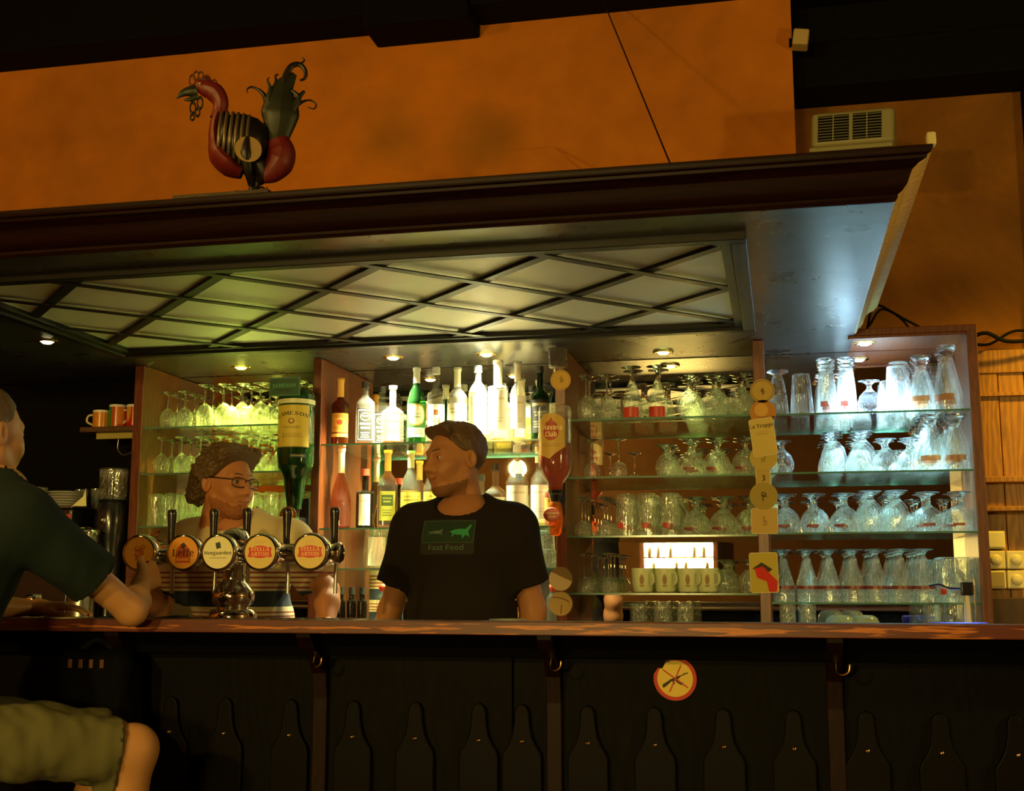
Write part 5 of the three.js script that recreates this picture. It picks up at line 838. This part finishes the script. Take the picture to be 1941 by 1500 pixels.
// a head about its eye level: +z is the face, y up; chin at -0.118, top at +0.118
function headField() {
  const skull = blend([ell([0, 0.035, -0.014], [0.074, 0.084, 0.097]), ell([0, -0.025, 0.030], [0.060, 0.084, 0.068])], 0.04);
  const add = [
    [blend([cap([0, -0.100, 0.070], [0, -0.098, 0.066], 0.019), cap([-0.050, -0.062, 0.0], [-0.016, -0.100, 0.062], 0.020, 0.017), cap([0.050, -0.062, 0.0], [0.016, -0.100, 0.062], 0.020, 0.017)], 0.03), 0.035],
    [cap([-0.043, -0.026, 0.060], [-0.030, -0.040, 0.074], 0.020), 0.03], [cap([0.043, -0.026, 0.060], [0.030, -0.040, 0.074], 0.020), 0.03],
    [cap([-0.040, 0.024, 0.074], [-0.012, 0.020, 0.090], 0.011), 0.018], [cap([0.040, 0.024, 0.074], [0.012, 0.020, 0.090], 0.011), 0.018],
  ];
  const slit = [-1, 1].map((s) => ell([s * 0.032, 0.0035, 0.096], [0.0138, 0.0048, 0.022]));
  const nose = blend([cap([0, 0.014, 0.092], [0, -0.030, 0.114], 0.0075, 0.0125), cap([-0.013, -0.036, 0.099], [0.013, -0.036, 0.099], 0.009)], 0.014);
  const lips = blend([cap([-0.020, -0.062, 0.088], [0, -0.058, 0.0965], 0.006), cap([0.020, -0.062, 0.088], [0, -0.058, 0.0965], 0.006), cap([-0.014, -0.072, 0.089], [0.014, -0.072, 0.089], 0.0075)], 0.010);
  const sock = [ell([-0.032, 0.004, 0.098], [0.017, 0.012, 0.016]), ell([0.032, 0.004, 0.098], [0.017, 0.012, 0.016])], cleft = cap([-0.022, -0.0655, 0.096], [0.022, -0.0655, 0.096], 0.0028), lid = blend([ell([-0.032, 0.004, 0.078], [0.016, 0.0125, 0.0135]), ell([0.032, 0.004, 0.078], [0.016, 0.0125, 0.0135])], 0.004);
  const ears = [-1, 1].map((s) => { const o = ell([s * 0.077, -0.006, -0.012], [0.011, 0.032, 0.020]), h = ell([s * 0.089, -0.003, -0.008], [0.009, 0.020, 0.011]); return (x, y, z) => smax(o(x - s * 0.25 * Math.max(0, -0.012 - z), y, z), -h(x, y, z), 0.006); });
  const neck = cap([0, -0.06, -0.022], [0, -0.22, -0.045], 0.055, 0.060);
  return (x, y, z) => {
    let d = skull(x, y, z); for (const [f, k] of add) d = smin(d, f(x, y, z), k);
    d = smax(d, -sock[0](x, y, z), 0.014); d = smax(d, -sock[1](x, y, z), 0.014); d = smin(d, lid(x, y, z), 0.006); d = smax(d, -slit[0](x, y, z), 0.002); d = smax(d, -slit[1](x, y, z), 0.002);
    d = smin(d, nose(x, y, z), 0.014); d = smin(d, lips(x, y, z), 0.012); d = smax(d, -cleft(x, y, z), 0.003);
    d = smin(d, ears[0](x, y, z), 0.008); d = smin(d, ears[1](x, y, z), 0.008);
    return smin(d, neck(x, y, z), 0.03);
  };
}
const HEAD = headField();
const headMesh = nets(HEAD, [-0.11, -0.215, -0.14], [0.11, 0.135, 0.145], 0.0034);
const skullHair = (inf, noiseF, hairline, nape, extra) => (x, y, z) => { // hair: a grown skull, cut at the hairline
  let d = ell([0, 0.036, -0.018], [0.078 + inf[0], 0.088 + inf[1], 0.102 + inf[2]])(x, y, z); if (extra) d = smin(d, extra(x, y, z), 0.02);
  d += noiseF(x, y, z); d = smax(d, hairline(x, y, z), 0.008); d = smax(d, nape - y + 0.25 * Math.max(0, z + 0.03) , 0.01);
  return smax(d, -(HEAD(x, y, z) + 0.003), 0.002);
};
const eyeMat = std(0.42, 0.38, 0.32, 0.2), irisMat = std(0.05, 0.03, 0.015, 0.15);
const headMatrix = (pos, yaw, pitch, roll = 0, s = 1) => new THREE.Matrix4().compose(new THREE.Vector3(...pos), new THREE.Quaternion().setFromEuler(new THREE.Euler(pitch, yaw, roll, 'YXZ')), new THREE.Vector3(s, s, s));
function faceParts(t, Mx, browMat, lipMat) {
  const put = (n, g, m, p) => mesh(n, g.applyMatrix4(Mx), m, p);
  for (const s of [-1, 1]) { const e = put('eye', sphere(0.0118, s * 0.032, 0.0035, 0.0790, 1, 0.8, 1), eyeMat, t); put('iris', sphere(0.0070, s * 0.032, 0.0035, 0.0858, 1, 0.95, 0.75, 14, 10), irisMat, e); }
  for (const s of [-1, 1]) put('eyebrow', tube([[s * 0.050, 0.022, 0.074], [s * 0.036, 0.030, 0.0885], [s * 0.014, 0.026, 0.0985]], 0.0036, 14, 6), browMat, t);
  put('lips', merge([tube([[-0.019, -0.064, 0.0915], [0, -0.0605, 0.1015], [0.019, -0.064, 0.0915]], 0.0036, 16, 6), tube([[-0.016, -0.068, 0.0925], [0, -0.0715, 0.0985], [0.016, -0.068, 0.0925]], 0.0042, 16, 6)]), lipMat, t);
}
// a hand: wrist at the origin, fingers along +y, palm towards +z, thumb on +x (side = 1) or -x (side = -1)
function handGeo(side, curl, spread = 1) {
  const fs = []; const pal = [];
  [[-0.030, 0.080, 0.058, 0.0068], [-0.0105, 0.087, 0.072, 0.0076], [0.0100, 0.089, 0.078, 0.0080], [0.0300, 0.084, 0.070, 0.0078]].forEach(([x, y, L, r], i) => {
    pal.push(cap([x * 0.55 * side, 0.004, 0], [x * side, y, 0], 0.0145, 0.0105));
    let a = curl[0] + (3 - i) * curl[3], p = [x * side, y, 0.001]; const w = x * 0.9 * spread;
    [0.45, 0.31, 0.24].forEach((q, k) => { const l = L * q, n = [p[0] + w * side * l * Math.cos(a), p[1] + l * Math.cos(a), p[2] + l * Math.sin(a)]; fs.push(cap(p, n, r * (1.08 - 0.1 * k), r * (1.0 - 0.1 * k))); p = n; a += curl[k + 1 > 2 ? 2 : k + 1]; });
  });
  const th = [[0.026 * side, 0.022, 0.006], [0.046 * side, 0.052, 0.016], [0.053 * side, 0.082, 0.024], [0.050 * side, 0.104, 0.032]];
  const thumb = blend([cap(th[0], th[1], 0.0145, 0.0115), cap(th[1], th[2], 0.0105, 0.0092), cap(th[2], th[3], 0.0092, 0.0078)], 0.008);
  const palm = blend([...pal, cap([0, -0.03, 0], [0, 0.01, 0], 0.023, 0.021)], 0.02), fing = (x, y, z) => { let d = 1; for (const f of fs) d = Math.min(d, f(x, y, z)); return d; };
  return nets((x, y, z) => smin(smin(palm(x, y, z), fing(x, y, z), 0.006), thumb(x, y, z), 0.014), [-0.085, -0.065, -0.05], [0.085, 0.19, 0.13], 0.0034);
}
function aim(geo, at, along, palm) { // put a hand at the wrist: fingers along, palm facing
  const Y = new THREE.Vector3(...along).normalize(), Z = new THREE.Vector3(...palm); Z.addScaledVector(Y, -Z.dot(Y)).normalize(); const X = new THREE.Vector3().crossVectors(Y, Z);
  return geo.applyMatrix4(new THREE.Matrix4().makeBasis(X, Y, Z).setPosition(...at));
}
const fold = (x, y, z, a, s) => a * (noise.noise(x * s, y * s * 0.55, z * s) + 0.5 * noise.noise(x * s * 2.1, y * s, z * s * 2.1 + 5));
function torsoFields(J) { // J: hip, waist, chest, neck, shoulders; right = unit vector to the side
  const at = (c, k, dy = 0) => [c[0] + J.right[0] * k, c[1] + dy, c[2] + J.right[2] * k], w = J.w || 1;
  const two = (c, k, r) => cap(at(c, -k * w), at(c, k * w), r * (0.5 + 0.5 * w));
  return blend([two(J.hip, 0.080, 0.108), cap(at(J.hip, 0), at(J.waist, 0), 0.118, 0.112), two(J.waist, 0.066, 0.104), two(J.chest, 0.088, 0.108), cap(at(J.waist, 0), at(J.chest, 0), 0.11, 0.115), cap(J.neck, J.sR, 0.060, 0.066), cap(J.neck, J.sL, 0.060, 0.066), cap(at(J.chest, 0, 0.03), J.neck, 0.10, 0.07)], 0.07);
}
const armField = (s, e, w) => blend([cap(s, e, 0.054, 0.043), cap(e, [mix(e[0], w[0], 0.3), mix(e[1], w[1], 0.3), mix(e[2], w[2], 0.3)], 0.043, 0.044), cap([mix(e[0], w[0], 0.3), mix(e[1], w[1], 0.3), mix(e[2], w[2], 0.3)], w, 0.044, 0.027)], 0.022);
const legField = (h, k, a) => blend([cap(h, k, 0.092, 0.060), cap(k, [mix(k[0], a[0], 0.35), mix(k[1], a[1], 0.35), mix(k[2], a[2], 0.35)], 0.058, 0.057), cap([mix(k[0], a[0], 0.35), mix(k[1], a[1], 0.35), mix(k[2], a[2], 0.35)], a, 0.057, 0.038)], 0.03);
const bounds = (ps, m) => [0, 1, 2].map((i) => [Math.min(...ps.map((p) => p[i])) - m, Math.max(...ps.map((p) => p[i])) + m]);
function person(label, base, J, o) {
  const t = thing('person', label, 'person', base);
  const torso = torsoFields(J), arms = [armField(J.sR, J.eR, J.wR), armField(J.sL, J.eL, J.wL)], legs = [legField(J.hR, J.kR, J.aR), legField(J.hL, J.kL, J.aL)];
  const all = [J.neck, J.chest, J.hip, J.sR, J.sL, J.eR, J.eL, J.wR, J.wL, J.kR, J.kL, J.aR, J.aL];
  const feet = blend([cap([J.aR[0], J.aR[1] - 0.03, J.aR[2]], J.tR, 0.042, 0.034), cap([J.aL[0], J.aL[1] - 0.03, J.aL[2]], J.tL, 0.042, 0.034)], 0.02);
  const upper = (x, y, z) => smin(smin(torso(x, y, z), arms[0](x, y, z), 0.05), arms[1](x, y, z), 0.05), lower = (x, y, z) => Math.min(legs[0](x, y, z), legs[1](x, y, z));
  const skin = (x, y, z) => smin(smin(upper(x, y, z) + 0.004, lower(x, y, z), 0.04), feet(x, y, z), 0.03);
  const B = bounds([...all, J.tR, J.tL], 0.16), lo = B.map((b) => b[0]), hi = B.map((b) => b[1]);
  const Mx = headMatrix(J.head, o.yaw, o.pitch, o.roll || 0, o.headScale || 1), parts = [nets(skin, lo, hi, 0.0125), headMesh.clone().applyMatrix4(Mx), aim(handGeo(1, o.curlR), J.wR, J.dR, J.pR), aim(handGeo(-1, o.curlL), J.wL, J.dL, J.pL)];
  mesh('body', mergeGeometries(parts), o.skin, t);
  // shirt: grown torso and upper arms, open at neck, sleeves and hem
  const sleeve = (s, e, k, cut = o.sleeve) => { const d = [e[0] - s[0], e[1] - s[1], e[2] - s[2]], L = Math.hypot(...d); return (x, y, z) => ((x - s[0]) * d[0] + (y - s[1]) * d[1] + (z - s[2]) * d[2]) / L - L * cut; };
  const sl = [sleeve(J.sR, J.eR), sleeve(J.sL, J.eL)], upArms = [cap(J.sR, J.eR, 0.056, 0.050), cap(J.sL, J.eL, 0.056, 0.050)];
  const hole = cap([J.neck[0], J.neck[1] + 0.030, J.neck[2] + 0.0], [J.neck[0] + (J.head[0] - J.neck[0]) * 0.6, J.neck[1] + 0.2, J.neck[2] + 0.02], o.neckHole || 0.074, 0.078), front = J.front, scoop = ell([J.neck[0] + J.front[0] * 0.075, J.neck[1] + 0.055, J.neck[2] + J.front[2] * 0.075], [0.088, 0.066, 0.085]);
  const shirt = (x, y, z) => {
    let d = torso(x, y, z); for (let i = 0; i < 2; i++) d = smin(d, smax(upArms[i](x, y, z) - 0.012, sl[i](x, y, z), 0.006), 0.045);
    d -= 0.013 + fold(x, y, z, 0.006, 13) * sstep(0.1, 0.35, J.neck[1] - y + 0.12); d = smax(d, o.hem - y, 0.008);
    const f = (x - J.neck[0]) * front[0] + (z - J.neck[2]) * front[2];
    d = smax(d, -hole(x, y, z), 0.006); return smax(d, -scoop(x, y, z), 0.006);
  };
  const sp = [J.neck, J.chest, J.sR, J.sL, J.eR, J.eL, J.hip], S = bounds(sp, 0.17);
  mesh('t_shirt', nets(shirt, S.map((b) => b[0]), S.map((b) => b[1]), 0.010), o.shirt, t);
  const tr = (x, y, z) => { let d = smin(lower(x, y, z), torso(x, y, z), 0.05) - 0.015 - fold(x, y, z, o.trouserFold || 0.006, 14); d = smax(d, y - o.belt, 0.006); for (const q of o.trouserCut) d = smax(d, q(x, y, z), 0.006); return d; };
  const T = bounds([J.hip, J.hR, J.hL, J.kR, J.kL, J.aR, J.aL], 0.17);
  mesh(o.trouserName, nets(tr, T.map((b) => b[0]), T.map((b) => b[1]), 0.0125), o.trouser, t);
  const shoe = (x, y, z) => smax(feet(x, y, z) - 0.010, 0 - y + J.floor, 0.004), F = bounds([J.aR, J.aL, J.tR, J.tL], 0.07);
  mesh('shoes', nets(shoe, F.map((b) => b[0]), F.map((b) => b[1]), 0.01), std(0.03, 0.025, 0.02, 0.6), t);
  mesh('hair', nets(o.hair, [-0.15, -0.15, -0.165], [0.15, 0.19, 0.15], 0.0040).applyMatrix4(Mx), o.hairMat, t);
  if (o.beard) mesh('beard', nets(o.beard, [-0.10, -0.15, -0.05], [0.10, 0.02, 0.14], 0.0034).applyMatrix4(Mx), o.beardMat, t);
  faceParts(t, Mx, o.hairMat, o.lip);
  return { t, Mx, shirt };
}
// barman in the dark T-shirt
{
  const hairB = skullHair([0.004, 0.008, 0.004], (x, y, z) => 0.004 * noise.noise(x * 70 + y * 20, y * 24, z * 34) + 0.0025 * noise.noise(x * 160, y * 60, z * 90), (x, y, z) => smax(0.80 * (z - 0.052) - 0.60 * (y - 0.062), Math.min(z + 0.018, 0.010 - y + 0.35 * (z + 0.02)), 0.01), -0.085, blend([cap([-0.05, 0.098, 0.058], [0.052, 0.092, 0.070], 0.022, 0.020), cap([0.02, 0.106, 0.04], [-0.045, 0.10, -0.02], 0.024)], 0.02));
  const beardB = (x, y, z) => smax(smax(HEAD(x, y, z) - 0.0009, 0.9 * (y + 0.084) - 0.22 * (0.07 - z) + 0.006 * noise.noise(x * 90, y * 90, z * 90), 0.008), -(z + 0.005), 0.006);
  const J = { right: [-1, 0, 0], front: [0, 0, 1], hip: [0, 0.97, 0], waist: [0, 1.13, 0.005], chest: [0.002, 1.32, 0.0], neck: [0, 1.445, -0.02], head: [-0.030, 1.638, 0.0], sR: [-0.166, 1.405, -0.01], sL: [0.166, 1.402, -0.01], eR: [-0.262, 1.135, -0.03], eL: [0.235, 1.135, -0.04], wR: [-0.295, 0.91, 0.05], wL: [0.225, 0.90, 0.05], dR: [-0.02, -1, 0.35], dL: [-0.02, -1, 0.35], pR: [1, 0, 0.1], pL: [-1, 0, 0.1], hR: [-0.095, 0.93, 0], hL: [0.095, 0.93, 0], kR: [-0.105, 0.50, 0.01], kL: [0.105, 0.50, 0.01], aR: [-0.11, 0.085, -0.02], aL: [0.11, 0.085, -0.02], tR: [-0.13, 0.035, 0.13], tL: [0.13, 0.035, 0.13], floor: 0.002 };
  const shirtM = phys(0.0135, 0.0095, 0.006, 0.95, { specularIntensity: 0.3 });
  const P = person('barman in a dark T-shirt with a green print, head turned to the left', [-1.038, 0, -3.99], J, { yaw: -0.72, pitch: 0.06, roll: 0.03, skin: phys(0.36, 0.145, 0.050, 0.55, { specularIntensity: 0.6 }), curlR: [0.35, 0.4, 0.3, 0.05], curlL: [0.35, 0.4, 0.3, 0.05], sleeve: 0.66, hem: 0.90, shirt: shirtM, trouserName: 'jeans', trouser: std(0.03, 0.035, 0.06, 0.85), belt: 1.0, trouserCut: [(x, y) => 0.06 - y], hair: hairB, hairMat: std(0.085, 0.040, 0.010, 0.55), beard: beardB, beardMat: std(0.18, 0.070, 0.020, 0.8), lip: std(0.36, 0.10, 0.05, 0.5) });
  // the print follows the chest
  const tx = canvasTex(1024, 640, (g, w, h) => {
    g.fillStyle = '#1d170f'; g.fillRect(0, 0, w, h); g.strokeStyle = '#3a5a44'; g.lineWidth = 9; g.strokeRect(24, 24, 976, 400); g.fillStyle = '#142c18'; g.fillRect(34, 34, 956, 380);
    g.fillStyle = '#56665a'; g.beginPath(); g.moveTo(110, 230); g.lineTo(230, 214); g.quadraticCurveTo(300, 196, 360, 206); g.lineTo(420, 160); g.lineTo(410, 200); g.lineTo(436, 214); g.lineTo(390, 240); g.lineTo(440, 290); g.lineTo(360, 258); g.quadraticCurveTo(290, 268, 230, 250); g.lineTo(130, 290); g.lineTo(200, 246); g.closePath(); g.fill();
    g.fillStyle = '#2f8a54'; g.beginPath(); g.moveTo(560, 226); g.lineTo(620, 200); g.quadraticCurveTo(740, 160, 840, 180); g.lineTo(930, 90); g.lineTo(950, 110); g.lineTo(900, 220); g.lineTo(930, 330); g.lineTo(860, 280); g.lineTo(800, 360); g.lineTo(790, 280); g.quadraticCurveTo(700, 290, 660, 268); g.lineTo(600, 330); g.lineTo(620, 260); g.closePath(); g.fill();
    g.fillStyle = '#3f5a4a'; g.font = 'bold 130px sans-serif'; g.textAlign = 'center'; g.save(); g.translate(500, 560); g.scale(1.15, 1); g.fillText('Fast Food', 0, 0); g.restore();
  });
  const W = 24, H = 16, pos = [], uv = [], idx = [];
  for (let j = 0; j <= H; j++) for (let i = 0; i <= W; i++) { const x = -0.112 + 0.185 * i / W, y = 1.315 + 0.114 * j / H; let z = 0.3; for (let k = 0; k < 60; k++) { const d = P.shirt(x, y, z); if (d < 0.0002) break; z -= d * 0.7; } pos.push(x, y, z + 0.0016); uv.push(i / W, j / H); }
  for (let j = 0; j < H; j++) for (let i = 0; i < W; i++) { const a = j * (W + 1) + i; idx.push(a, a + 1, a + W + 2, a, a + W + 2, a + W + 1); }
  const g = new THREE.BufferGeometry(); g.setAttribute('position', new THREE.Float32BufferAttribute(pos, 3)); g.setAttribute('uv', new THREE.Float32BufferAttribute(uv, 2)); g.setIndex(idx); g.computeVertexNormals();
  mesh('shirt_print', g, std(1, 1, 1, 0.85, { map: tx }), P.t);
}
// barman with glasses
{
  const curl = (x, y, z) => 0.010 * noise.noise(x * 42, y * 42, z * 42) + 0.007 * noise.noise(x * 85 + 3, y * 85, z * 85);
  const hairA = skullHair([0.016, 0.022, 0.016], curl, (x, y, z) => smax(0.80 * (z - 0.056) - 0.60 * (y - 0.060), Math.min(z + 0.022, 0.006 - y + 0.3 * (z + 0.02)), 0.01), -0.100, blend([cap([-0.055, 0.092, 0.058], [0.05, 0.095, 0.062], 0.036), cap([-0.07, 0.03, -0.06], [-0.06, -0.05, -0.085], 0.034), cap([0.07, 0.03, -0.06], [0.06, -0.05, -0.085], 0.034)], 0.03));
  const beardA = (x, y, z) => smax(smax(smax(HEAD(x, y, z) - 0.0025 - 0.003 * noise.noise(x * 120, y * 120, z * 120), 0.9 * (y + 0.070) - 0.33 * (0.07 - z) + 0.010 * noise.noise(x * 70, y * 70, z * 70), 0.010), -(z + 0.004), 0.008), -ell([0, -0.0655, 0.105], [0.020, 0.0115, 0.03])(x, y, z), 0.004);
  const J = { right: [-1, 0, 0], front: [0, 0, 1], w: 0.98, hip: [0, 0.94, -0.09], waist: [0, 1.10, -0.05], chest: [0, 1.29, 0.0], neck: [-0.010, 1.41, 0.01], head: [-0.032, 1.572, 0.058], sR: [-0.185, 1.365, 0.0], sL: [0.185, 1.360, 0.0], eR: [-0.262, 1.12, 0.09], eL: [0.345, 1.195, 0.03], wR: [-0.228, 1.262, 0.285], wL: [0.395, 1.06, 0.165], dR: [0.35, 0.75, 0.3], dL: [-0.05, -1, 0.25], pR: [0.7, -0.2, -0.3], pL: [-0.2, 0, 1], hR: [-0.095, 0.90, -0.09], hL: [0.095, 0.90, -0.09], kR: [-0.11, 0.48, -0.05], kL: [0.11, 0.48, -0.05], aR: [-0.12, 0.085, -0.10], aL: [0.12, 0.085, -0.10], tR: [-0.14, 0.035, 0.05], tL: [0.14, 0.035, 0.05], floor: 0.002 };
  const st = canvasTex(16, 1024, (g, w, h) => { // stripes by height: the texture spans 1 m from y = 0.8 to 1.8
    const Y = (y) => h - (y - 0.8) * h; g.fillStyle = '#cdb98a'; g.fillRect(0, 0, w, h);
    const band = (y0, y1, c) => { g.fillStyle = c; g.fillRect(0, Y(y1), w, (y1 - y0) * h); };
    band(1.296, 1.300, '#5a3a30'); for (let k = 0; k < 4; k++) band(1.205 + k * 0.017, 1.211 + k * 0.017, '#8a3a34'); band(1.142, 1.196, '#26303c'); band(0.8, 1.085, '#26303c'); for (let k = 0; k < 3; k++) band(1.092 + k * 0.014, 1.097 + k * 0.014, '#8a3a34');
  });
  st.wrapS = st.wrapT = THREE.RepeatWrapping; st.offset.set(0, -0.8);
  const P = person('barman with curly hair, beard and glasses in a cream striped T-shirt', [-1.872, 0, -4.05], J, { yaw: 1.16, pitch: 0.05, roll: -0.03, skin: phys(0.42, 0.165, 0.060, 0.55, { specularIntensity: 0.6 }), curlR: [0.15, 0.25, 0.2, 0.02], curlL: [0.15, 0.25, 0.2, 0.02], sleeve: 0.72, hem: 0.86, neckHole: 0.07, shirt: std(1, 1, 1, 0.9, { map: st }), trouserName: 'jeans', trouser: std(0.03, 0.035, 0.06, 0.85), belt: 0.98, trouserCut: [(x, y) => 0.06 - y], hair: hairA, hairMat: std(0.095, 0.052, 0.014, 0.6), beard: beardA, beardMat: std(0.27, 0.088, 0.022, 0.8), lip: std(0.42, 0.14, 0.08, 0.5) });
  const gm = std(0.02, 0.014, 0.010, 0.3), gl = [];
  const rim = (s) => tube(Array.from({ length: 16 }, (_, k) => { const a = k / 16 * Math.PI * 2, c = Math.cos(a), q = Math.sin(a); return [s * 0.0335 + 0.0265 * Math.sign(c) * Math.pow(Math.abs(c), 0.7), 0.000 + 0.0165 * Math.sign(q) * Math.pow(Math.abs(q), 0.7), 0.1065 - 0.010 * Math.abs(c) * (c * s > 0 ? 1 : 0)]; }), 0.0020, 48, 6, true);
  gl.push(rim(-1), rim(1), tube([[-0.008, 0.006, 0.108], [0, 0.010, 0.113], [0.008, 0.006, 0.108]], 0.002, 10, 6));
  for (const s of [-1, 1]) gl.push(tube([[s * 0.060, 0.010, 0.098], [s * 0.074, 0.011, 0.07], [s * 0.081, 0.012, -0.005], [s * 0.082, 0.0, -0.03]], 0.0022, 20, 6));
  const fr = mesh('glasses', merge(gl).applyMatrix4(P.Mx), gm, P.t);
  for (const s of [-1, 1]) mesh('lens', ell2(s).applyMatrix4(P.Mx), phys(0.95, 0.96, 0.95, 0.03, { transmission: 1, thickness: 0, ior: 1.5 }), fr);
  function ell2(s) { const g = new THREE.CircleGeometry(0.0255, 24); g.scale(1, 0.62, 1); g.translate(s * 0.0335, 0, 0.1035); return g; }
  const wr = new THREE.Vector3(...J.wR).lerp(new THREE.Vector3(...J.eR), 0.12), dw = new THREE.Vector3(...J.wR).sub(new THREE.Vector3(...J.eR)).normalize();
  const wt = new THREE.CylinderGeometry(0.0335, 0.0345, 0.024, 28, 1, true); wt.applyQuaternion(new THREE.Quaternion().setFromUnitVectors(new THREE.Vector3(0, 1, 0), dw)); wt.translate(wr.x, wr.y, wr.z);
  mesh('wristwatch', wt, std(0.02, 0.022, 0.03, 0.35), P.t);
}
// seated guest at the left edge
{
  const base = [-2.08, 0, -2.75], L = (x, y, z) => [x - base[0], y, z - base[2]];
  const hairC = skullHair([0.002, 0.006, 0.003], (x, y, z) => 0.003 * noise.noise(x * 80, y * 30, z * 60), (x, y, z) => smax(0.85 * (z - 0.040) - 0.52 * (y - 0.058), Math.min(z + 0.020, 0.012 - y + 0.35 * (z + 0.02)), 0.01), -0.075, null);
  const th = 125 * Math.PI / 180, f = [Math.sin(th), 0, Math.cos(th)], r = [-f[2], 0, f[0]];
  const J = { right: r, front: f, hip: L(-2.10, 0.86, -2.73), waist: L(-2.11, 1.04, -2.77), chest: L(-2.09, 1.27, -2.85), neck: L(-2.065, 1.455, -2.925), head: L(-2.132, 1.632, -2.955), sR: L(-1.915, 1.386, -2.82), sL: L(-2.165, 1.40, -3.06), eR: L(-1.738, 1.148, -3.085), eL: L(-2.30, 1.16, -3.10), wR: L(-1.822, 1.225, -3.29), wL: L(-2.16, 1.150, -3.28), dR: [-0.05, 0.25, -0.8], dL: [0.8, 0.05, -0.3], pR: [-1, -0.25, 0.1], pL: [0, -1, 0], hR: L(-2.04, 0.85, -2.64), hL: L(-2.13, 0.85, -2.82), kR: L(-1.640, 0.80, -2.95), kL: L(-1.80, 0.80, -3.10), aR: L(-1.72, 0.38, -2.98), aL: L(-1.87, 0.38, -3.12), tR: L(-1.60, 0.33, -3.05), tL: L(-1.76, 0.33, -3.20), floor: 0.28 };
  const cut = (h, k) => { const d = [k[0] - h[0], k[1] - h[1], k[2] - h[2]], l = Math.hypot(...d); return (x, y, z) => ((x - h[0]) * d[0] + (y - h[1]) * d[1] + (z - h[2]) * d[2]) / l - l * 0.93; };
  person('seated guest in dark teal T-shirt and olive shorts, elbow on the bar', base, J, { yaw: 164 * Math.PI / 180, pitch: 0.02, headScale: 1.03, skin: phys(0.50, 0.235, 0.085, 0.5), curlR: [0.55, 0.7, 0.5, 0.06], curlL: [0.2, 0.25, 0.2, 0.02], sleeve: 0.62, hem: 0.90, shirt: phys(0.013, 0.021, 0.019, 0.95, { specularIntensity: 0.3 }), trouserName: 'shorts', trouser: std(0.105, 0.095, 0.030, 0.9), trouserFold: 0.012, belt: 0.99, trouserCut: [cut(J.hR, J.kR), (x, y) => 0.69 - y], hair: hairC, hairMat: std(0.11, 0.055, 0.014, 0.6), lip: std(0.4, 0.13, 0.07, 0.5) });
}
{
  const t = thing('bar_stool', 'wooden bar stool under the seated guest', 'stool', [-2.09, 0, -2.72]);
  mesh('seat', lathe([[0.0005, 0.70], [0.16, 0.70], [0.185, 0.715], [0.185, 0.735], [0.165, 0.748], [0.0005, 0.742]], 36), std(0.10, 0.04, 0.015, 0.5), t);
  for (let k = 0; k < 4; k++) { const a = k * Math.PI / 2 + 0.6, c = Math.cos(a), s = Math.sin(a); mesh('leg', rod([c * 0.12, 0.70, s * 0.12], [c * 0.20, 0, s * 0.20], 0.016, 0.014), std(0.08, 0.03, 0.012, 0.5), t); }
  mesh('foot_ring', new THREE.TorusGeometry(0.177, 0.009, 10, 44).rotateX(Math.PI / 2).translate(0, 0.28, 0), M.steel, t);
}
{ // black bag hanging from the hook under the counter
  const t = thing('black_bag', 'black bag hanging under the counter behind the guest\'s knee', 'bag', [-1.925, 0, -3.245]);
  const f = (x, y, z) => { const qx = Math.abs(x) - 0.075, qy = Math.abs(y - 0.925) - 0.065, qz = Math.abs(z) - 0.018; return Math.hypot(Math.max(qx, 0), Math.max(qy, 0), Math.max(qz, 0)) + Math.min(0, Math.max(qx, qy, qz)) - 0.045 - fold(x, y, z, 0.006, 16); };
  mesh('body', nets(f, [-0.15, 0.79, -0.10], [0.15, 1.07, 0.10], 0.010), phys(0.002, 0.0018, 0.0016, 0.8, { specularIntensity: 0.15 }), t);
  for (let k = 0; k < 4; k++) mesh('buckle', bx(-0.055 + k * 0.033, 0.985, 0.062, -0.043 + k * 0.033, 1.010, 0.070, 0.002), std(0.09, 0.03, 0.012, 0.4), t);
  mesh('strap', tube([[-0.06, 1.03, 0], [-0.01, 1.06, -0.01], [0.062, 1.010, -0.017], [0.10, 1.01, 0.0], [0.10, 0.97, 0.0]], 0.008, 24, 8), M.rubber, t);
}

renderer.render(scene, camera);
